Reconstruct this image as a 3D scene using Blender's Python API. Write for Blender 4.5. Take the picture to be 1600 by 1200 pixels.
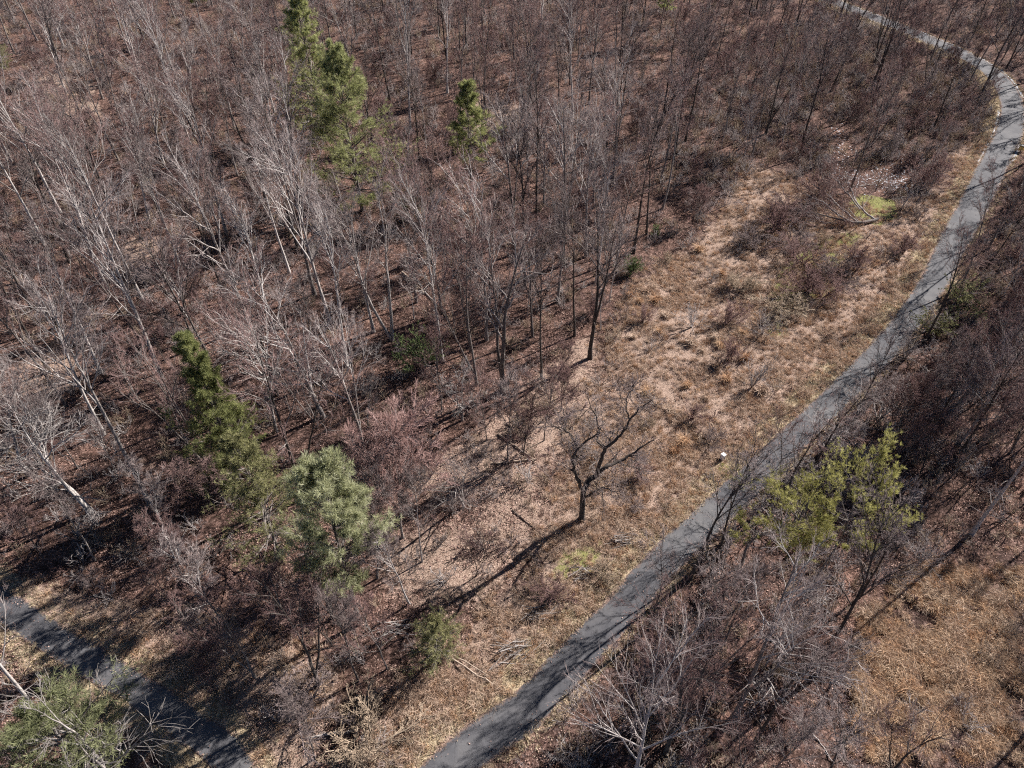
import bpy, math, random
import numpy as np
from mathutils import Vector

# ------------------------------------------------------------------ camera, sky, sun, exposure
for o in list(bpy.data.objects):
    bpy.data.objects.remove(o, do_unlink=True)
S = bpy.context.scene
C = S.collection
PITCH = math.radians(43.0); CAMH = 65.0; FPX = 1111.0
cam_d = bpy.data.cameras.new('camera'); cam = bpy.data.objects.new('camera', cam_d); C.objects.link(cam)
cam_d.sensor_width = 36.0; cam_d.lens = 36.0 * FPX / 1600.0
cam_d.clip_start = 0.5; cam_d.clip_end = 3000
cam.location = (0, 0, CAMH); cam.rotation_euler = (math.radians(90) - PITCH, 0, 0)
S.camera = cam

SUN_AZ = math.radians(35.0)      # direction the sun stands in, measured from +X towards +Y
SUN_EL = math.radians(35.0)
W = bpy.data.worlds.new('World'); S.world = W; W.use_nodes = True
wn = W.node_tree.nodes; wl = W.node_tree.links
sky = wn.new('ShaderNodeTexSky'); sky.sky_type = 'NISHITA'; sky.sun_disc = False
sky.sun_elevation = SUN_EL; sky.sun_rotation = math.radians(90) - SUN_AZ
sky.altitude = 2000; sky.air_density = .55; sky.dust_density = .2; sky.ozone_density = 1.2      # dry, clear winter air in the hills
bg = wn['Background']; bg.inputs['Strength'].default_value = 0.05
wl.new(sky.outputs['Color'], bg.inputs['Color'])
sun_d = bpy.data.lights.new('sun', 'SUN'); sun = bpy.data.objects.new('sun', sun_d); C.objects.link(sun)
sun_d.energy = 5.0; sun_d.angle = math.radians(0.53); sun_d.color = (1.0, 0.945, 0.895)
sv = Vector((math.cos(SUN_EL) * math.cos(SUN_AZ), math.cos(SUN_EL) * math.sin(SUN_AZ), math.sin(SUN_EL)))
sun.rotation_euler = sv.to_track_quat('Z', 'Y').to_euler()
sun.location = (60, 60, 90)
S.view_settings.view_transform = 'Standard'; S.view_settings.look = 'None'
S.view_settings.exposure = 1.12; S.view_settings.gamma = 1.0; S.view_settings.use_curve_mapping = False
S.render.engine = 'CYCLES'
S.cycles.use_denoising = False
S.cycles.max_bounces = 3; S.cycles.diffuse_bounces = 1; S.cycles.glossy_bounces = 1
S.cycles.transmission_bounces = 2; S.cycles.transparent_max_bounces = 4
S.cycles.filter_width = 1.2
S.cycles.use_adaptive_sampling = True; S.cycles.adaptive_threshold = .03; S.cycles.adaptive_min_samples = 40

# ------------------------------------------------------------------ helpers
rng = np.random.default_rng(7)
random.seed(7)

def vnoise(x, y, seed=0):
    """smooth value noise in 0..1 on arrays"""
    x = np.asarray(x, float); y = np.asarray(y, float)
    xi = np.floor(x).astype(np.int64); yi = np.floor(y).astype(np.int64)
    fx = x - xi; fy = y - yi
    fx = fx * fx * (3 - 2 * fx); fy = fy * fy * (3 - 2 * fy)
    def h(a, b):
        n = (a * 374761393 + b * 668265263 + seed * 982451653) & 0x7fffffff
        n = ((n ^ (n >> 13)) * 1274126177) & 0x7fffffff
        return ((n ^ (n >> 16)) & 0xffff) / 65535.0
    return (h(xi, yi) * (1 - fx) + h(xi + 1, yi) * fx) * (1 - fy) + (h(xi, yi + 1) * (1 - fx) + h(xi + 1, yi + 1) * fx) * fy

def flat(px, py):
    """a spot of the photograph on the level ground"""
    dx = (px - 800) / FPX; dy = -(py - 600) / FPX
    dz = -math.sin(PITCH) + dy * math.cos(PITCH)
    t = -CAMH / dz
    return t * dx, t * (math.cos(PITCH) + dy * math.sin(PITCH))

def topx(x, y, z=0.0):
    x = np.asarray(x, float); y = np.asarray(y, float)
    v = z - CAMH
    fw = y * math.cos(PITCH) - v * math.sin(PITCH); up = y * math.sin(PITCH) + v * math.cos(PITCH)
    fw = np.maximum(fw, 1.0)
    return 800 + FPX * x / fw, 600 - FPX * up / fw

def inside(poly, px, py):
    px = np.asarray(px, float); py = np.asarray(py, float)
    r = np.zeros(px.shape, bool); n = len(poly)
    for i in range(n):
        x1, y1 = poly[i]; x2, y2 = poly[(i + 1) % n]
        if y1 == y2: continue
        r ^= ((y1 > py) != (y2 > py)) & (px < (x2 - x1) * (py - y1) / (y2 - y1) + x1)
    return r

def smooth_line(pts, step=1.0):
    """Catmull-Rom through world points, evenly spaced"""
    P = np.array(pts, float); P = np.vstack([2 * P[0] - P[1], P, 2 * P[-1] - P[-2]])
    out = []
    for i in range(1, len(P) - 2):
        for t in np.linspace(0, 1, 24, endpoint=False):
            a, b, c, d = P[i - 1], P[i], P[i + 1], P[i + 2]
            out.append(0.5 * (2 * b + (c - a) * t + (2 * a - 5 * b + 4 * c - d) * t * t + (3 * b - a - 3 * c + d) * t ** 3))
    out = np.array(out); seg = np.hypot(*np.diff(out, axis=0).T); s = np.concatenate([[0], np.cumsum(seg)])
    u = np.arange(0, s[-1], step)
    return np.stack([np.interp(u, s, out[:, 0]), np.interp(u, s, out[:, 1])], 1)

ROAD_MAIN = smooth_line([(-22, 3), (-15, 12)] + [flat(*p) for p in [(700, 1200), (817, 1112), (883, 1046), (935, 990), (990, 932), (1040, 873),
    (1093, 826), (1145, 776), (1205, 720), (1270, 656), (1340, 588), (1406, 516), (1456, 445), (1484, 391), (1519, 326),
    (1554, 254), (1578, 200), (1580, 160), (1556, 118), (1500, 83), (1440, 57), (1394, 38), (1333, 15), (1284, -6), (1235, -22)]])
ROAD_SIDE = smooth_line([(-110, 62)] + [flat(*p) for p in [(-120, 880), (0, 945), (60, 984), (146, 1036), (232, 1089), (300, 1138), (365, 1196)]] + [(-17, 13), (-15, 3)])
W_MAIN, W_SIDE = 1.9, 1.45

def dist_line(x, y, L):
    """distance to a road and the signed side (positive = to the left when walking the line)"""
    x = np.atleast_1d(np.asarray(x, float)); y = np.atleast_1d(np.asarray(y, float))
    d = np.full(x.shape, 1e9); s = np.zeros(x.shape)
    T = np.gradient(L, axis=0)
    for k in range(0, len(L)):
        dx = x - L[k, 0]; dy = y - L[k, 1]; q = dx * dx + dy * dy
        m = q < d
        d = np.where(m, q, d); s = np.where(m, T[k, 0] * dy - T[k, 1] * dx, s)
    return np.sqrt(d), np.sign(s)

DX = np.arange(-190, 191, 1.0); DY = np.arange(-10, 291, 1.0)
gx, gy = np.meshgrid(DX, DY)
dm, sm = dist_line(gx.ravel(), gy.ravel(), ROAD_MAIN); ds, ss = dist_line(gx.ravel(), gy.ravel(), ROAD_SIDE)
dm = dm.reshape(gx.shape); sm = sm.reshape(gx.shape); ds = ds.reshape(gx.shape); ss = ss.reshape(gx.shape)
WM = W_MAIN * (1 + .4 * np.clip((gy - 75) / 50, 0, 1) ** 2 * (3 - 2 * np.clip((gy - 75) / 50, 0, 1)))
DROAD = np.minimum(dm - WM, ds - W_SIDE)

def grid_at(G, x, y):
    x = np.clip(np.asarray(x, float) - DX[0], 0, len(DX) - 1.001); y = np.clip(np.asarray(y, float) - DY[0], 0, len(DY) - 1.001)
    i = x.astype(int); j = y.astype(int); fx = x - i; fy = y - j
    return (G[j, i] * (1 - fx) + G[j, i + 1] * fx) * (1 - fy) + (G[j + 1, i] * (1 - fx) + G[j + 1, i + 1] * fx) * fy

def relief(x, y):
    h = (vnoise(x / 26, y / 26, 1) - .5) * 1.3 + (vnoise(x / 9, y / 9, 2) - .5) * .5 + (vnoise(x / 3.1, y / 3.1, 3) - .5) * .22
    hx, hy = flat(1340, 255)
    h = h - 1.6 * np.exp(-(((x - hx) / 12) ** 2 + ((y - hy) / 17) ** 2))
    k = np.clip((grid_at(DROAD, x, y) - .6) / 5.0, 0, 1); k = k * k * (3 - 2 * k)
    dit = np.exp(-((grid_at(DROAD, x, y) - 3.2) / 1.1) ** 2) * .28
    return h * k - dit
HG = relief(gx, gy)
def hgt(x, y): return grid_at(HG, x, y)

def at(px, py):
    x, y = flat(px, py)
    return float(x), float(y), float(hgt(x, y))

def mesh_np(name, V, F, mats, fmat=None, attr=None, smooth=False):
    """V (n,3); F (m,k) array of k-gons or list of such arrays"""
    me = bpy.data.meshes.new(name)
    Fs = F if isinstance(F, list) else [F]
    Fs = [f for f in Fs if len(f)]
    V = np.asarray(V, np.float32)
    me.vertices.add(len(V)); me.vertices.foreach_set('co', V.ravel())
    nl = sum(f.size for f in Fs); npoly = sum(len(f) for f in Fs)
    me.loops.add(nl); me.polygons.add(npoly)
    me.loops.foreach_set('vertex_index', np.concatenate([f.ravel() for f in Fs]).astype(np.int32))
    tot = np.concatenate([np.full(len(f), f.shape[1], np.int32) for f in Fs])
    st = np.concatenate([[0], np.cumsum(tot)[:-1]]).astype(np.int32)
    me.polygons.foreach_set('loop_start', st)
    if fmat is not None: me.polygons.foreach_set('material_index', np.asarray(fmat, np.int32))
    if smooth: me.polygons.foreach_set('use_smooth', np.ones(npoly, bool))
    for m in (mats if isinstance(mats, list) else [mats]): me.materials.append(m)
    me.update(calc_edges=True)
    if attr is not None:
        for k, v in attr.items():
            a = me.attributes.new(k, 'FLOAT', 'POINT'); a.data.foreach_set('value', np.asarray(v, np.float32))
    return me

def link(name, data, parent=None, loc=None, rz=0.0, sc=None):
    o = bpy.data.objects.new(name, data); C.objects.link(o)
    if parent is not None: o.parent = parent
    if loc is not None: o.location = loc
    if rz: o.rotation_euler = (0, 0, rz)
    if sc is not None: o.scale = sc if hasattr(sc, '__len__') else (sc, sc, sc)
    return o

def tag(o, label=None, cat=None, group=None, kind=None):
    if label: o['label'] = label
    if cat: o['category'] = cat
    if group: o['group'] = group
    if kind: o['kind'] = kind
    return o

# ------------------------------------------------------------------ materials
def new_mat(name, rough=.9, spec=.15):
    m = bpy.data.materials.new(name); m.use_nodes = True
    b = m.node_tree.nodes['Principled BSDF']
    b.inputs['Roughness'].default_value = rough; b.inputs['Specular IOR Level'].default_value = spec
    return m, m.node_tree.nodes, m.node_tree.links, b

def ramp(n, stops, interp='LINEAR'):
    r = n.new('ShaderNodeValToRGB'); r.color_ramp.interpolation = interp
    e = r.color_ramp.elements
    while len(e) < len(stops): e.new(.5)
    for q, (p, c) in zip(e, stops):
        q.position = p; q.color = (*c, 1) if len(c) == 3 else c
    return r

def noise(n, l, vec, scale, detail=3, rough=.6):
    t = n.new('ShaderNodeTexNoise'); t.inputs['Scale'].default_value = scale; t.inputs['Detail'].default_value = detail
    t.inputs['Roughness'].default_value = rough
    if vec is not None: l.new(vec, t.inputs['Vector'])
    return t

def mixc(n, l, fac, a, b, mode='MIX'):
    m = n.new('ShaderNodeMix'); m.data_type = 'RGBA'; m.blend_type = mode
    for sock, v in ((m.inputs[0], fac), (m.inputs[6], a), (m.inputs[7], b)):
        if hasattr(v, 'is_linked'): l.new(v, sock)
        elif isinstance(v, (int, float)): sock.default_value = v
        else: sock.default_value = (*v, 1)
    return m.outputs[2]

def math_n(n, l, op, a, b=None, clamp=False):
    m = n.new('ShaderNodeMath'); m.operation = op; m.use_clamp = clamp
    for i, v in enumerate((a, b)):
        if v is None: continue
        if hasattr(v, 'is_linked'): l.new(v, m.inputs[i])
        else: m.inputs[i].default_value = v
    return m.outputs[0]

def simple_mat(name, stops, scale=6.0, rough=.9, spec=.12, obj_var=.25, attr=None, transl=0.0):
    """colour from noise in object space, shifted per object; attr: a point attribute that shifts the ramp"""
    m, n, l, b = new_mat(name, rough, spec)
    tc = n.new('ShaderNodeTexCoord'); oi = n.new('ShaderNodeObjectInfo')
    t = noise(n, l, tc.outputs['Object'], scale, 3)
    f = math_n(n, l, 'MULTIPLY_ADD', t.outputs['Fac'], 1.0)
    n_f = f.node; n_f.inputs[2].default_value = -obj_var / 2
    f2 = math_n(n, l, 'MULTIPLY_ADD', oi.outputs['Random'], obj_var); l.new(f, f2.node.inputs[2])
    if attr:
        a = n.new('ShaderNodeAttribute'); a.attribute_name = attr
        f3 = math_n(n, l, 'MULTIPLY_ADD', a.outputs['Fac'], .9); l.new(f2, f3.node.inputs[2])
        f2 = math_n(n, l, 'SUBTRACT', f3, .45)
    r = ramp(n, stops); l.new(f2, r.inputs['Fac']); l.new(r.outputs['Color'], b.inputs['Base Color'])
    if transl:
        tr = n.new('ShaderNodeBsdfTranslucent'); l.new(r.outputs['Color'], tr.inputs['Color'])
        ms = n.new('ShaderNodeMixShader'); ms.inputs[0].default_value = transl
        l.new(b.outputs[0], ms.inputs[1]); l.new(tr.outputs[0], ms.inputs[2])
        l.new(ms.outputs[0], n['Material Output'].inputs['Surface'])
    return m

BARK_PALE = simple_mat('bark_pale', [(.2, (.17, .15, .138)), (.5, (.37, .33, .31)), (.78, (.55, .51, .48))], 3.0, obj_var=.45)
BARK_GREY = simple_mat('bark_grey', [(.25, (.09, .075, .068)), (.5, (.175, .15, .137)), (.78, (.32, .285, .265))], 3.0)
BARK_DARK = simple_mat('bark_dark', [(.25, (.035, .029, .026)), (.55, (.075, .062, .055)), (.85, (.16, .145, .13))], 3.0)
LIMB_WHITE = simple_mat('limb_white', [(.22, (.20, .18, .165)), (.5, (.38, .345, .325)), (.78, (.54, .505, .48))], 3.0, obj_var=.4)
TWIG_GREY = simple_mat('twig_grey', [(.2, (.145, .112, .106)), (.5, (.235, .185, .176)), (.8, (.36, .295, .28))], .6, obj_var=.4)
TWIG_PALE = simple_mat('twig_pale', [(.2, (.20, .17, .16)), (.5, (.36, .315, .30)), (.8, (.54, .49, .465))], .6, obj_var=.45)
TWIG_RED = simple_mat('twig_red', [(.2, (.14, .085, .078)), (.5, (.23, .145, .134)), (.8, (.34, .23, .212))], .6, obj_var=.4)
TWIG_RUST = simple_mat('twig_rust', [(.2, (.25, .155, .138)), (.5, (.36, .225, .20)), (.8, (.47, .315, .285))], .6, obj_var=.3)
TWIG_TAN = simple_mat('twig_tan', [(.2, (.24, .18, .13)), (.5, (.37, .285, .21)), (.8, (.48, .385, .29))], .6, obj_var=.4)
NEEDLE = simple_mat('pine_needles', [(.1, (.12, .135, .05)), (.45, (.30, .32, .13)), (.85, (.52, .52, .25))], .5, .75, .2, .3, 'tone', .5)
NEEDLE_PALE = simple_mat('pine_needles_pale', [(.1, (.17, .18, .07)), (.45, (.36, .375, .17)), (.85, (.57, .575, .32))], .5, .75, .2, .2, 'tone', .5)
NEEDLE_YELLOW = simple_mat('pine_needles_yellow', [(.1, (.15, .145, .045)), (.45, (.33, .315, .105)), (.85, (.53, .50, .21))], .5, .75, .2, .2, 'tone', .5)
NEEDLE_OLIVE = simple_mat('cedar_leaves', [(.1, (.12, .12, .055)), (.45, (.24, .235, .11)), (.85, (.38, .36, .18))], .5, .8, .15, .2, 'tone', .25)
NEEDLE_SILVER = simple_mat('pine_needles_silver', [(.1, (.21, .22, .115)), (.45, (.45, .46, .265)), (.85, (.68, .68, .47))], .5, .75, .2, .2, 'tone', .5)
NEEDLE_GREYED = simple_mat('pine_needles_greyed', [(.1, (.12, .13, .065)), (.45, (.25, .265, .135)), (.85, (.42, .43, .25))], .5, .8, .15, .2, 'tone', .35)
LEAF_GREEN = simple_mat('evergreen_leaves', [(.1, (.055, .08, .025)), (.45, (.125, .175, .06)), (.85, (.23, .29, .12))], .8, .6, .3, .3, 'tone', .25)
GRASS_TAN = simple_mat('dry_grass', [(.1, (.33, .21, .15)), (.45, (.54, .39, .29)), (.85, (.72, .565, .445))], 1.2, obj_var=.7, transl=.2)
GRASS_GOLD = simple_mat('golden_grass', [(.1, (.40, .30, .19)), (.5, (.60, .485, .33)), (.9, (.74, .635, .46))], 1.2, obj_var=.7, transl=.2)
GRASS_STRAW = simple_mat('straw_grass', [(.1, (.34, .22, .14)), (.5, (.54, .385, .265)), (.9, (.69, .53, .385))], 1.2, obj_var=.6, transl=.2)
GRASS_RUST = simple_mat('rusty_grass', [(.1, (.36, .20, .115)), (.5, (.56, .355, .22)), (.9, (.70, .50, .335))], 1.2, obj_var=.6, transl=.2)
LITTER = simple_mat('fallen_leaves', [(.0, (.065, .036, .03)), (.35, (.20, .115, .093)), (.6, (.37, .23, .19)), (.9, (.58, .41, .345))], 1.5, obj_var=.3, attr='tone')
SNOW = simple_mat('old_snow', [(.2, (.38, .40, .45)), (.7, (.62, .65, .70))], 2.0, .6, .3)
LOG_PALE = simple_mat('log_wood', [(.25, (.22, .165, .13)), (.5, (.40, .315, .25)), (.8, (.56, .47, .38))], 4.0)

# ground
def ground_material():
    m, n, l, b = new_mat('woodland_ground', .95, .08)
    tc = n.new('ShaderNodeTexCoord'); v = tc.outputs['Object']
    fine = noise(n, l, v, 8.5, 4, .75); mid = noise(n, l, v, 1.3, 4, .7); big = noise(n, l, v, .16, 3, .6)
    vo = n.new('ShaderNodeTexVoronoi'); vo.inputs['Scale'].default_value = 7.0; l.new(v, vo.inputs['Vector'])
    leaf = ramp(n, [(0, (.04, .025, .021)), (.3, (.125, .075, .062)), (.55, (.23, .142, .117)), (.8, (.34, .225, .19)), (1, (.52, .375, .32))])
    l.new(vo.outputs['Color'], leaf.inputs['Fac'])
    soil = ramp(n, [(.3, (.022, .015, .013)), (.6, (.085, .054, .044)), (.8, (.19, .122, .10))]); l.new(fine.outputs['Fac'], soil.inputs['Fac'])
    k = ramp(n, [(.38, (0, 0, 0)), (.6, (1, 1, 1))]); l.new(mid.outputs['Fac'], k.inputs['Fac'])
    litter = mixc(n, l, k.outputs['Color'], soil.outputs['Color'], leaf.outputs['Color'])
    kb = ramp(n, [(.35, (.62, .62, .64)), (.65, (1.12, 1.06, 1.0))]); l.new(big.outputs['Fac'], kb.inputs['Fac'])
    litter = mixc(n, l, 1.0, litter, kb.outputs['Color'], 'MULTIPLY')
    tan = ramp(n, [(.3, (.06, .04, .032)), (.43, (.23, .155, .12)), (.56, (.43, .315, .25)), (.75, (.62, .49, .40))]); l.new(fine.outputs['Fac'], tan.inputs['Fac'])
    gold = ramp(n, [(.3, (.14, .10, .065)), (.47, (.42, .325, .21)), (.7, (.66, .55, .385))]); l.new(fine.outputs['Fac'], gold.inputs['Fac'])
    moss = ramp(n, [(.25, (.085, .085, .03)), (.5, (.205, .205, .075)), (.75, (.34, .325, .14))]); l.new(fine.outputs['Fac'], moss.inputs['Fac'])
    z = n.new('ShaderNodeAttribute'); z.attribute_name = 'zone'
    sep = n.new('ShaderNodeSeparateColor'); l.new(z.outputs['Color'], sep.inputs['Color'])
    def soft(src, wob=.9):
        a = math_n(n, l, 'MULTIPLY_ADD', mid.outputs['Fac'], wob); l.new(src, a.node.inputs[2])
        r = ramp(n, [(.42 + wob / 2 - .12, (0, 0, 0)), (min(1, .58 + wob / 2 - .1), (1, 1, 1))]); l.new(a, r.inputs['Fac']); return r.outputs['Color']
    c = mixc(n, l, soft(sep.outputs[0]), litter, tan.outputs['Color'])
    c = mixc(n, l, soft(sep.outputs[1], .4), c, gold.outputs['Color'])
    c = mixc(n, l, soft(sep.outputs[2], .7), c, moss.outputs['Color'])
    l.new(c, b.inputs['Base Color'])
    bu = n.new('ShaderNodeBump'); bu.inputs['Strength'].default_value = .9; bu.inputs['Distance'].default_value = .12
    s = math_n(n, l, 'ADD', fine.outputs['Fac'], mid.outputs['Fac']); l.new(s, bu.inputs['Height']); l.new(bu.outputs['Normal'], b.inputs['Normal'])
    return m

def asphalt_material():
    m, n, l, b = new_mat('worn_asphalt', .85, .3)
    tc = n.new('ShaderNodeTexCoord'); v = tc.outputs['Object']
    big = noise(n, l, v, .35, 4, .65); fine = noise(n, l, v, 9, 3, .7); mid = noise(n, l, v, 1.6, 3, .6)
    r = ramp(n, [(.3, (.075, .075, .083)), (.5, (.106, .105, .112)), (.72, (.145, .141, .143))]); l.new(big.outputs['Fac'], r.inputs['Fac'])
    r2 = ramp(n, [(.3, (.8, .8, .8)), (.7, (1.15, 1.15, 1.15))]); l.new(fine.outputs['Fac'], r2.inputs['Fac'])
    c = mixc(n, l, 1.0, r.outputs['Color'], r2.outputs['Color'], 'MULTIPLY')
    pv = n.new('ShaderNodeTexVoronoi'); pv.inputs['Scale'].default_value = .11; l.new(v, pv.inputs['Vector'])     # resurfaced patches
    pr = ramp(n, [(.0, (.8, .8, .82)), (.35, (1, 1, 1)), (.7, (1.1, 1.1, 1.08))], 'CONSTANT'); l.new(pv.outputs['Color'], pr.inputs['Fac'])
    c = mixc(n, l, .8, c, pr.outputs['Color'], 'MULTIPLY')
    wv = n.new('ShaderNodeVectorMath'); wv.operation = 'MULTIPLY_ADD'; wv.inputs[1].default_value = (.9, .9, 0); l.new(mid.outputs['Color'], wv.inputs[0]); l.new(v, wv.inputs[2])
    cv = n.new('ShaderNodeTexVoronoi'); cv.feature = 'DISTANCE_TO_EDGE'; cv.inputs['Scale'].default_value = .33; l.new(wv.outputs[0], cv.inputs['Vector'])
    ck = ramp(n, [(.004, (.45, .45, .45)), (.014, (1, 1, 1))]); l.new(cv.outputs['Distance'], ck.inputs['Fac'])
    c = mixc(n, l, math_n(n, l, 'MULTIPLY', big.outputs['Fac'], .7), c, ck.outputs['Color'], 'MULTIPLY')
    e = n.new('ShaderNodeAttribute'); e.attribute_name = 'edge'
    w = math_n(n, l, 'MULTIPLY_ADD', mid.outputs['Fac'], .75); l.new(e.outputs['Fac'], w.node.inputs[2])
    w2 = math_n(n, l, 'MULTIPLY', w, .6)
    er = ramp(n, [(.72, (0, 0, 0)), (.82, (1, 1, 1))]); l.new(w2, er.inputs['Fac'])
    gr = ramp(n, [(.3, (.09, .06, .05)), (.7, (.30, .205, .165))]); l.new(fine.outputs['Fac'], gr.inputs['Fac'])
    c = mixc(n, l, er.outputs['Color'], c, gr.outputs['Color'])
    l.new(c, b.inputs['Base Color'])
    bu = n.new('ShaderNodeBump'); bu.inputs['Strength'].default_value = .3; bu.inputs['Distance'].default_value = .02
    l.new(fine.outputs['Fac'], bu.inputs['Height']); l.new(bu.outputs['Normal'], b.inputs['Normal'])
    return m
GROUND = ground_material(); ASPHALT = asphalt_material()

# ------------------------------------------------------------------ zones of the ground (outlines on the level ground)
Z_MEADOW = [(540, 1230), (600, 1110), (690, 1010), (820, 900), (868, 770), (935, 610), (960, 500), (1010, 420), (1090, 380), (1130, 320), (1170, 255), (1260, 290),
            (1400, 330), (1490, 240), (1560, 180), (1590, 230), (1500, 400), (1470, 470), (1340, 600), (1150, 790), (1050, 890), (720, 1230)]
Z_FIELD = [(1230, 1230), (1290, 1080), (1350, 960), (1430, 880), (1540, 840), (1720, 760), (1800, 1230)]
Z_GLADE = [(560, 800), (700, 700), (860, 560), (930, 500), (960, 620), (870, 780), (830, 900), (700, 1000), (600, 960)]
Z_MOSS = [[(1328, 316), (1355, 298), (1396, 306), (1404, 336), (1372, 354), (1332, 344)],
          [(1180, 520), (1190, 460), (1240, 400), (1320, 360), (1360, 362), (1330, 400), (1290, 440), (1320, 450), (1250, 490), (1215, 540)],
          [(840, 900), (900, 840), (980, 800), (960, 860), (890, 920)]]
Z_SIDEVERGE = [(0, 905), (120, 930), (330, 960), (520, 1040), (520, 1130), (470, 1230), (420, 1230), (300, 1120), (160, 1020), (0, 925)]
Z_SCRUB = [(1080, 330), (1060, 200), (1130, 90), (1290, 20), (1400, 55), (1530, 110), (1552, 180), (1500, 250), (1420, 330), (1290, 280), (1200, 260)]
Z_RIGHTWOOD = [(1010, 965), (1110, 850), (1200, 770), (1300, 690), (1400, 590), (1480, 480), (1540, 370), (1600, 260), (1800, 250), (1800, 640), (1600, 670), (1480, 760),
               (1400, 840), (1330, 930), (1260, 1060), (1180, 1240), (780, 1240), (930, 1080)]
Z_PATCHES = [[(60, 110), (140, 120), (165, 190), (100, 215), (50, 180)], [(180, 370), (260, 360), (290, 420), (230, 450), (170, 420)], [(20, 560), (110, 540), (130, 600), (40, 640)], [(700, 150), (800, 140), (830, 200), (740, 210)], [(150, 700), (330, 690), (340, 740), (180, 770)]]
Z_FARSIDE = [(1400, -60), (1400, 20), (1500, 55), (1600, 110), (1640, 150), (1620, 240), (1900, 240), (1900, -60)]

def blur(G, k):
    for _ in range(k):
        G = (G + np.roll(G, 1, 0) + np.roll(G, -1, 0) + np.roll(G, 1, 1) + np.roll(G, -1, 1)) / 5
    return G
PXX, PXY = topx(gx, gy)
def zone(*polys, k=3):
    M = np.zeros(gx.shape)
    for p in polys: M = np.maximum(M, inside(p, PXX, PXY).astype(float))
    return blur(M, k)
M_MEADOW = zone(Z_MEADOW, k=5); M_FIELD = zone(Z_FIELD, k=5); M_GLADE = zone(Z_GLADE, k=5); M_MOSS = np.clip(np.maximum(zone(Z_MOSS[0], k=1), zone(*Z_MOSS[1:], k=4) * .62 * (.5 + .8 * vnoise(gx / 5, gy / 5, 13))), 0, 1)
M_SIDE = zone(Z_SIDEVERGE, k=3); M_SCRUB = zone(Z_SCRUB, k=4); M_RWOOD = zone(Z_RIGHTWOOD, k=3); M_FAR = zone(Z_FARSIDE, k=3)
leftverge = np.clip(1 - np.abs(dm - WM - 1.2) / 1.7, 0, 1) * (sm > 0)
rightverge = np.clip(1 - np.abs(dm - WM - .4) / .9, 0, 1) * (sm < 0) * .55
sideverge = np.clip(1 - np.abs(ds - W_SIDE - .8) / 1.6, 0, 1) * .8
M_GOLD = np.clip((leftverge * 1.5 + rightverge + sideverge) * (.55 + .8 * vnoise(gx / 5, gy / 5, 12)), 0, 1)
M_GRASS = np.clip(np.maximum.reduce([M_MEADOW * .8, M_FIELD * .3, M_SIDE * .8, M_GLADE * .62, zone(*Z_PATCHES, k=4) * .7]) * (0.4 + .95 * vnoise(gx / 6, gy / 6, 11)), 0, 1)

# ------------------------------------------------------------------ ground sheet and roads
def build_ground():
    ext = np.array([-1500, -700, -350, -240]); ax = np.concatenate([ext, DX, -ext[::-1]])
    ay = np.concatenate([[-400, -120, -40], DY, [340, 450, 800, 1800]])
    X, Y = np.meshgrid(ax, ay)
    Z = hgt(X, Y)
    nx = len(ax); ny = len(ay)
    V = np.stack([X.ravel(), Y.ravel(), Z.ravel()], 1)
    i = np.arange(nx * ny).reshape(ny, nx)
    F = np.stack([i[:-1, :-1].ravel(), i[:-1, 1:].ravel(), i[1:, 1:].ravel(), i[1:, :-1].ravel()], 1)
    me = mesh_np('ground', V, F, GROUND, smooth=True)
    ca = me.color_attributes.new('zone', 'FLOAT_COLOR', 'POINT')
    col = np.stack([grid_at(M_GRASS, X, Y).ravel(), grid_at(M_GOLD, X, Y).ravel(), grid_at(M_MOSS, X, Y).ravel(), np.ones(X.size)], 1).astype(np.float32)
    ca.data.foreach_set('color', col.ravel())
    o = link('ground', me); tag(o, kind='structure')

def widen(L):
    t = np.clip((L[:, 1] - 75) / 50, 0, 1) * (L[:, 0] > 0); return 1 + .4 * t * t * (3 - 2 * t)
def build_road(name, L, hw):
    T = np.gradient(L, axis=0); T /= np.linalg.norm(T, axis=1)[:, None]; N = np.stack([-T[:, 1], T[:, 0]], 1)
    us = np.array([-1.0, -.97, -.9, -.5, 0, .5, .9, .97, 1.0])
    V = []; E = []
    wide = widen(L)
    for k, p in enumerate(L):
        wob = [1 + .05 * (vnoise(k * .12, s * 5 + 3, 21) - .5) * 2 + .09 * (vnoise(k * .45, s * 5 + 3, 22) - .5) * 2 for s in (0, 1)]
        for u in us:
            w = hw * (wob[0] if u < 0 else wob[1]) * wide[k]
            q = p + N[k] * u * w
            z = .045 - .03 * u * u - (.09 if abs(u) == 1 else 0)
            V.append((q[0], q[1], z + .02)); E.append(abs(u))
    V = np.array(V); n = len(us); i = np.arange(len(V)).reshape(-1, n)
    F = np.stack([i[:-1, :-1].ravel(), i[:-1, 1:].ravel(), i[1:, 1:].ravel(), i[1:, :-1].ravel()], 1)[:, ::-1]
    o = link(name, mesh_np(name, V, F, ASPHALT, attr={'edge': np.array(E)}, smooth=True)); tag(o, kind='structure')
    return o
build_ground()
build_road('road', ROAD_MAIN, W_MAIN); 
o = build_road('side_road', ROAD_SIDE, W_SIDE); o.location.z = -.008

# ------------------------------------------------------------------ branch growing
def unit(v): return v / np.maximum(np.linalg.norm(v, axis=-1, keepdims=True), 1e-9)

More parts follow.
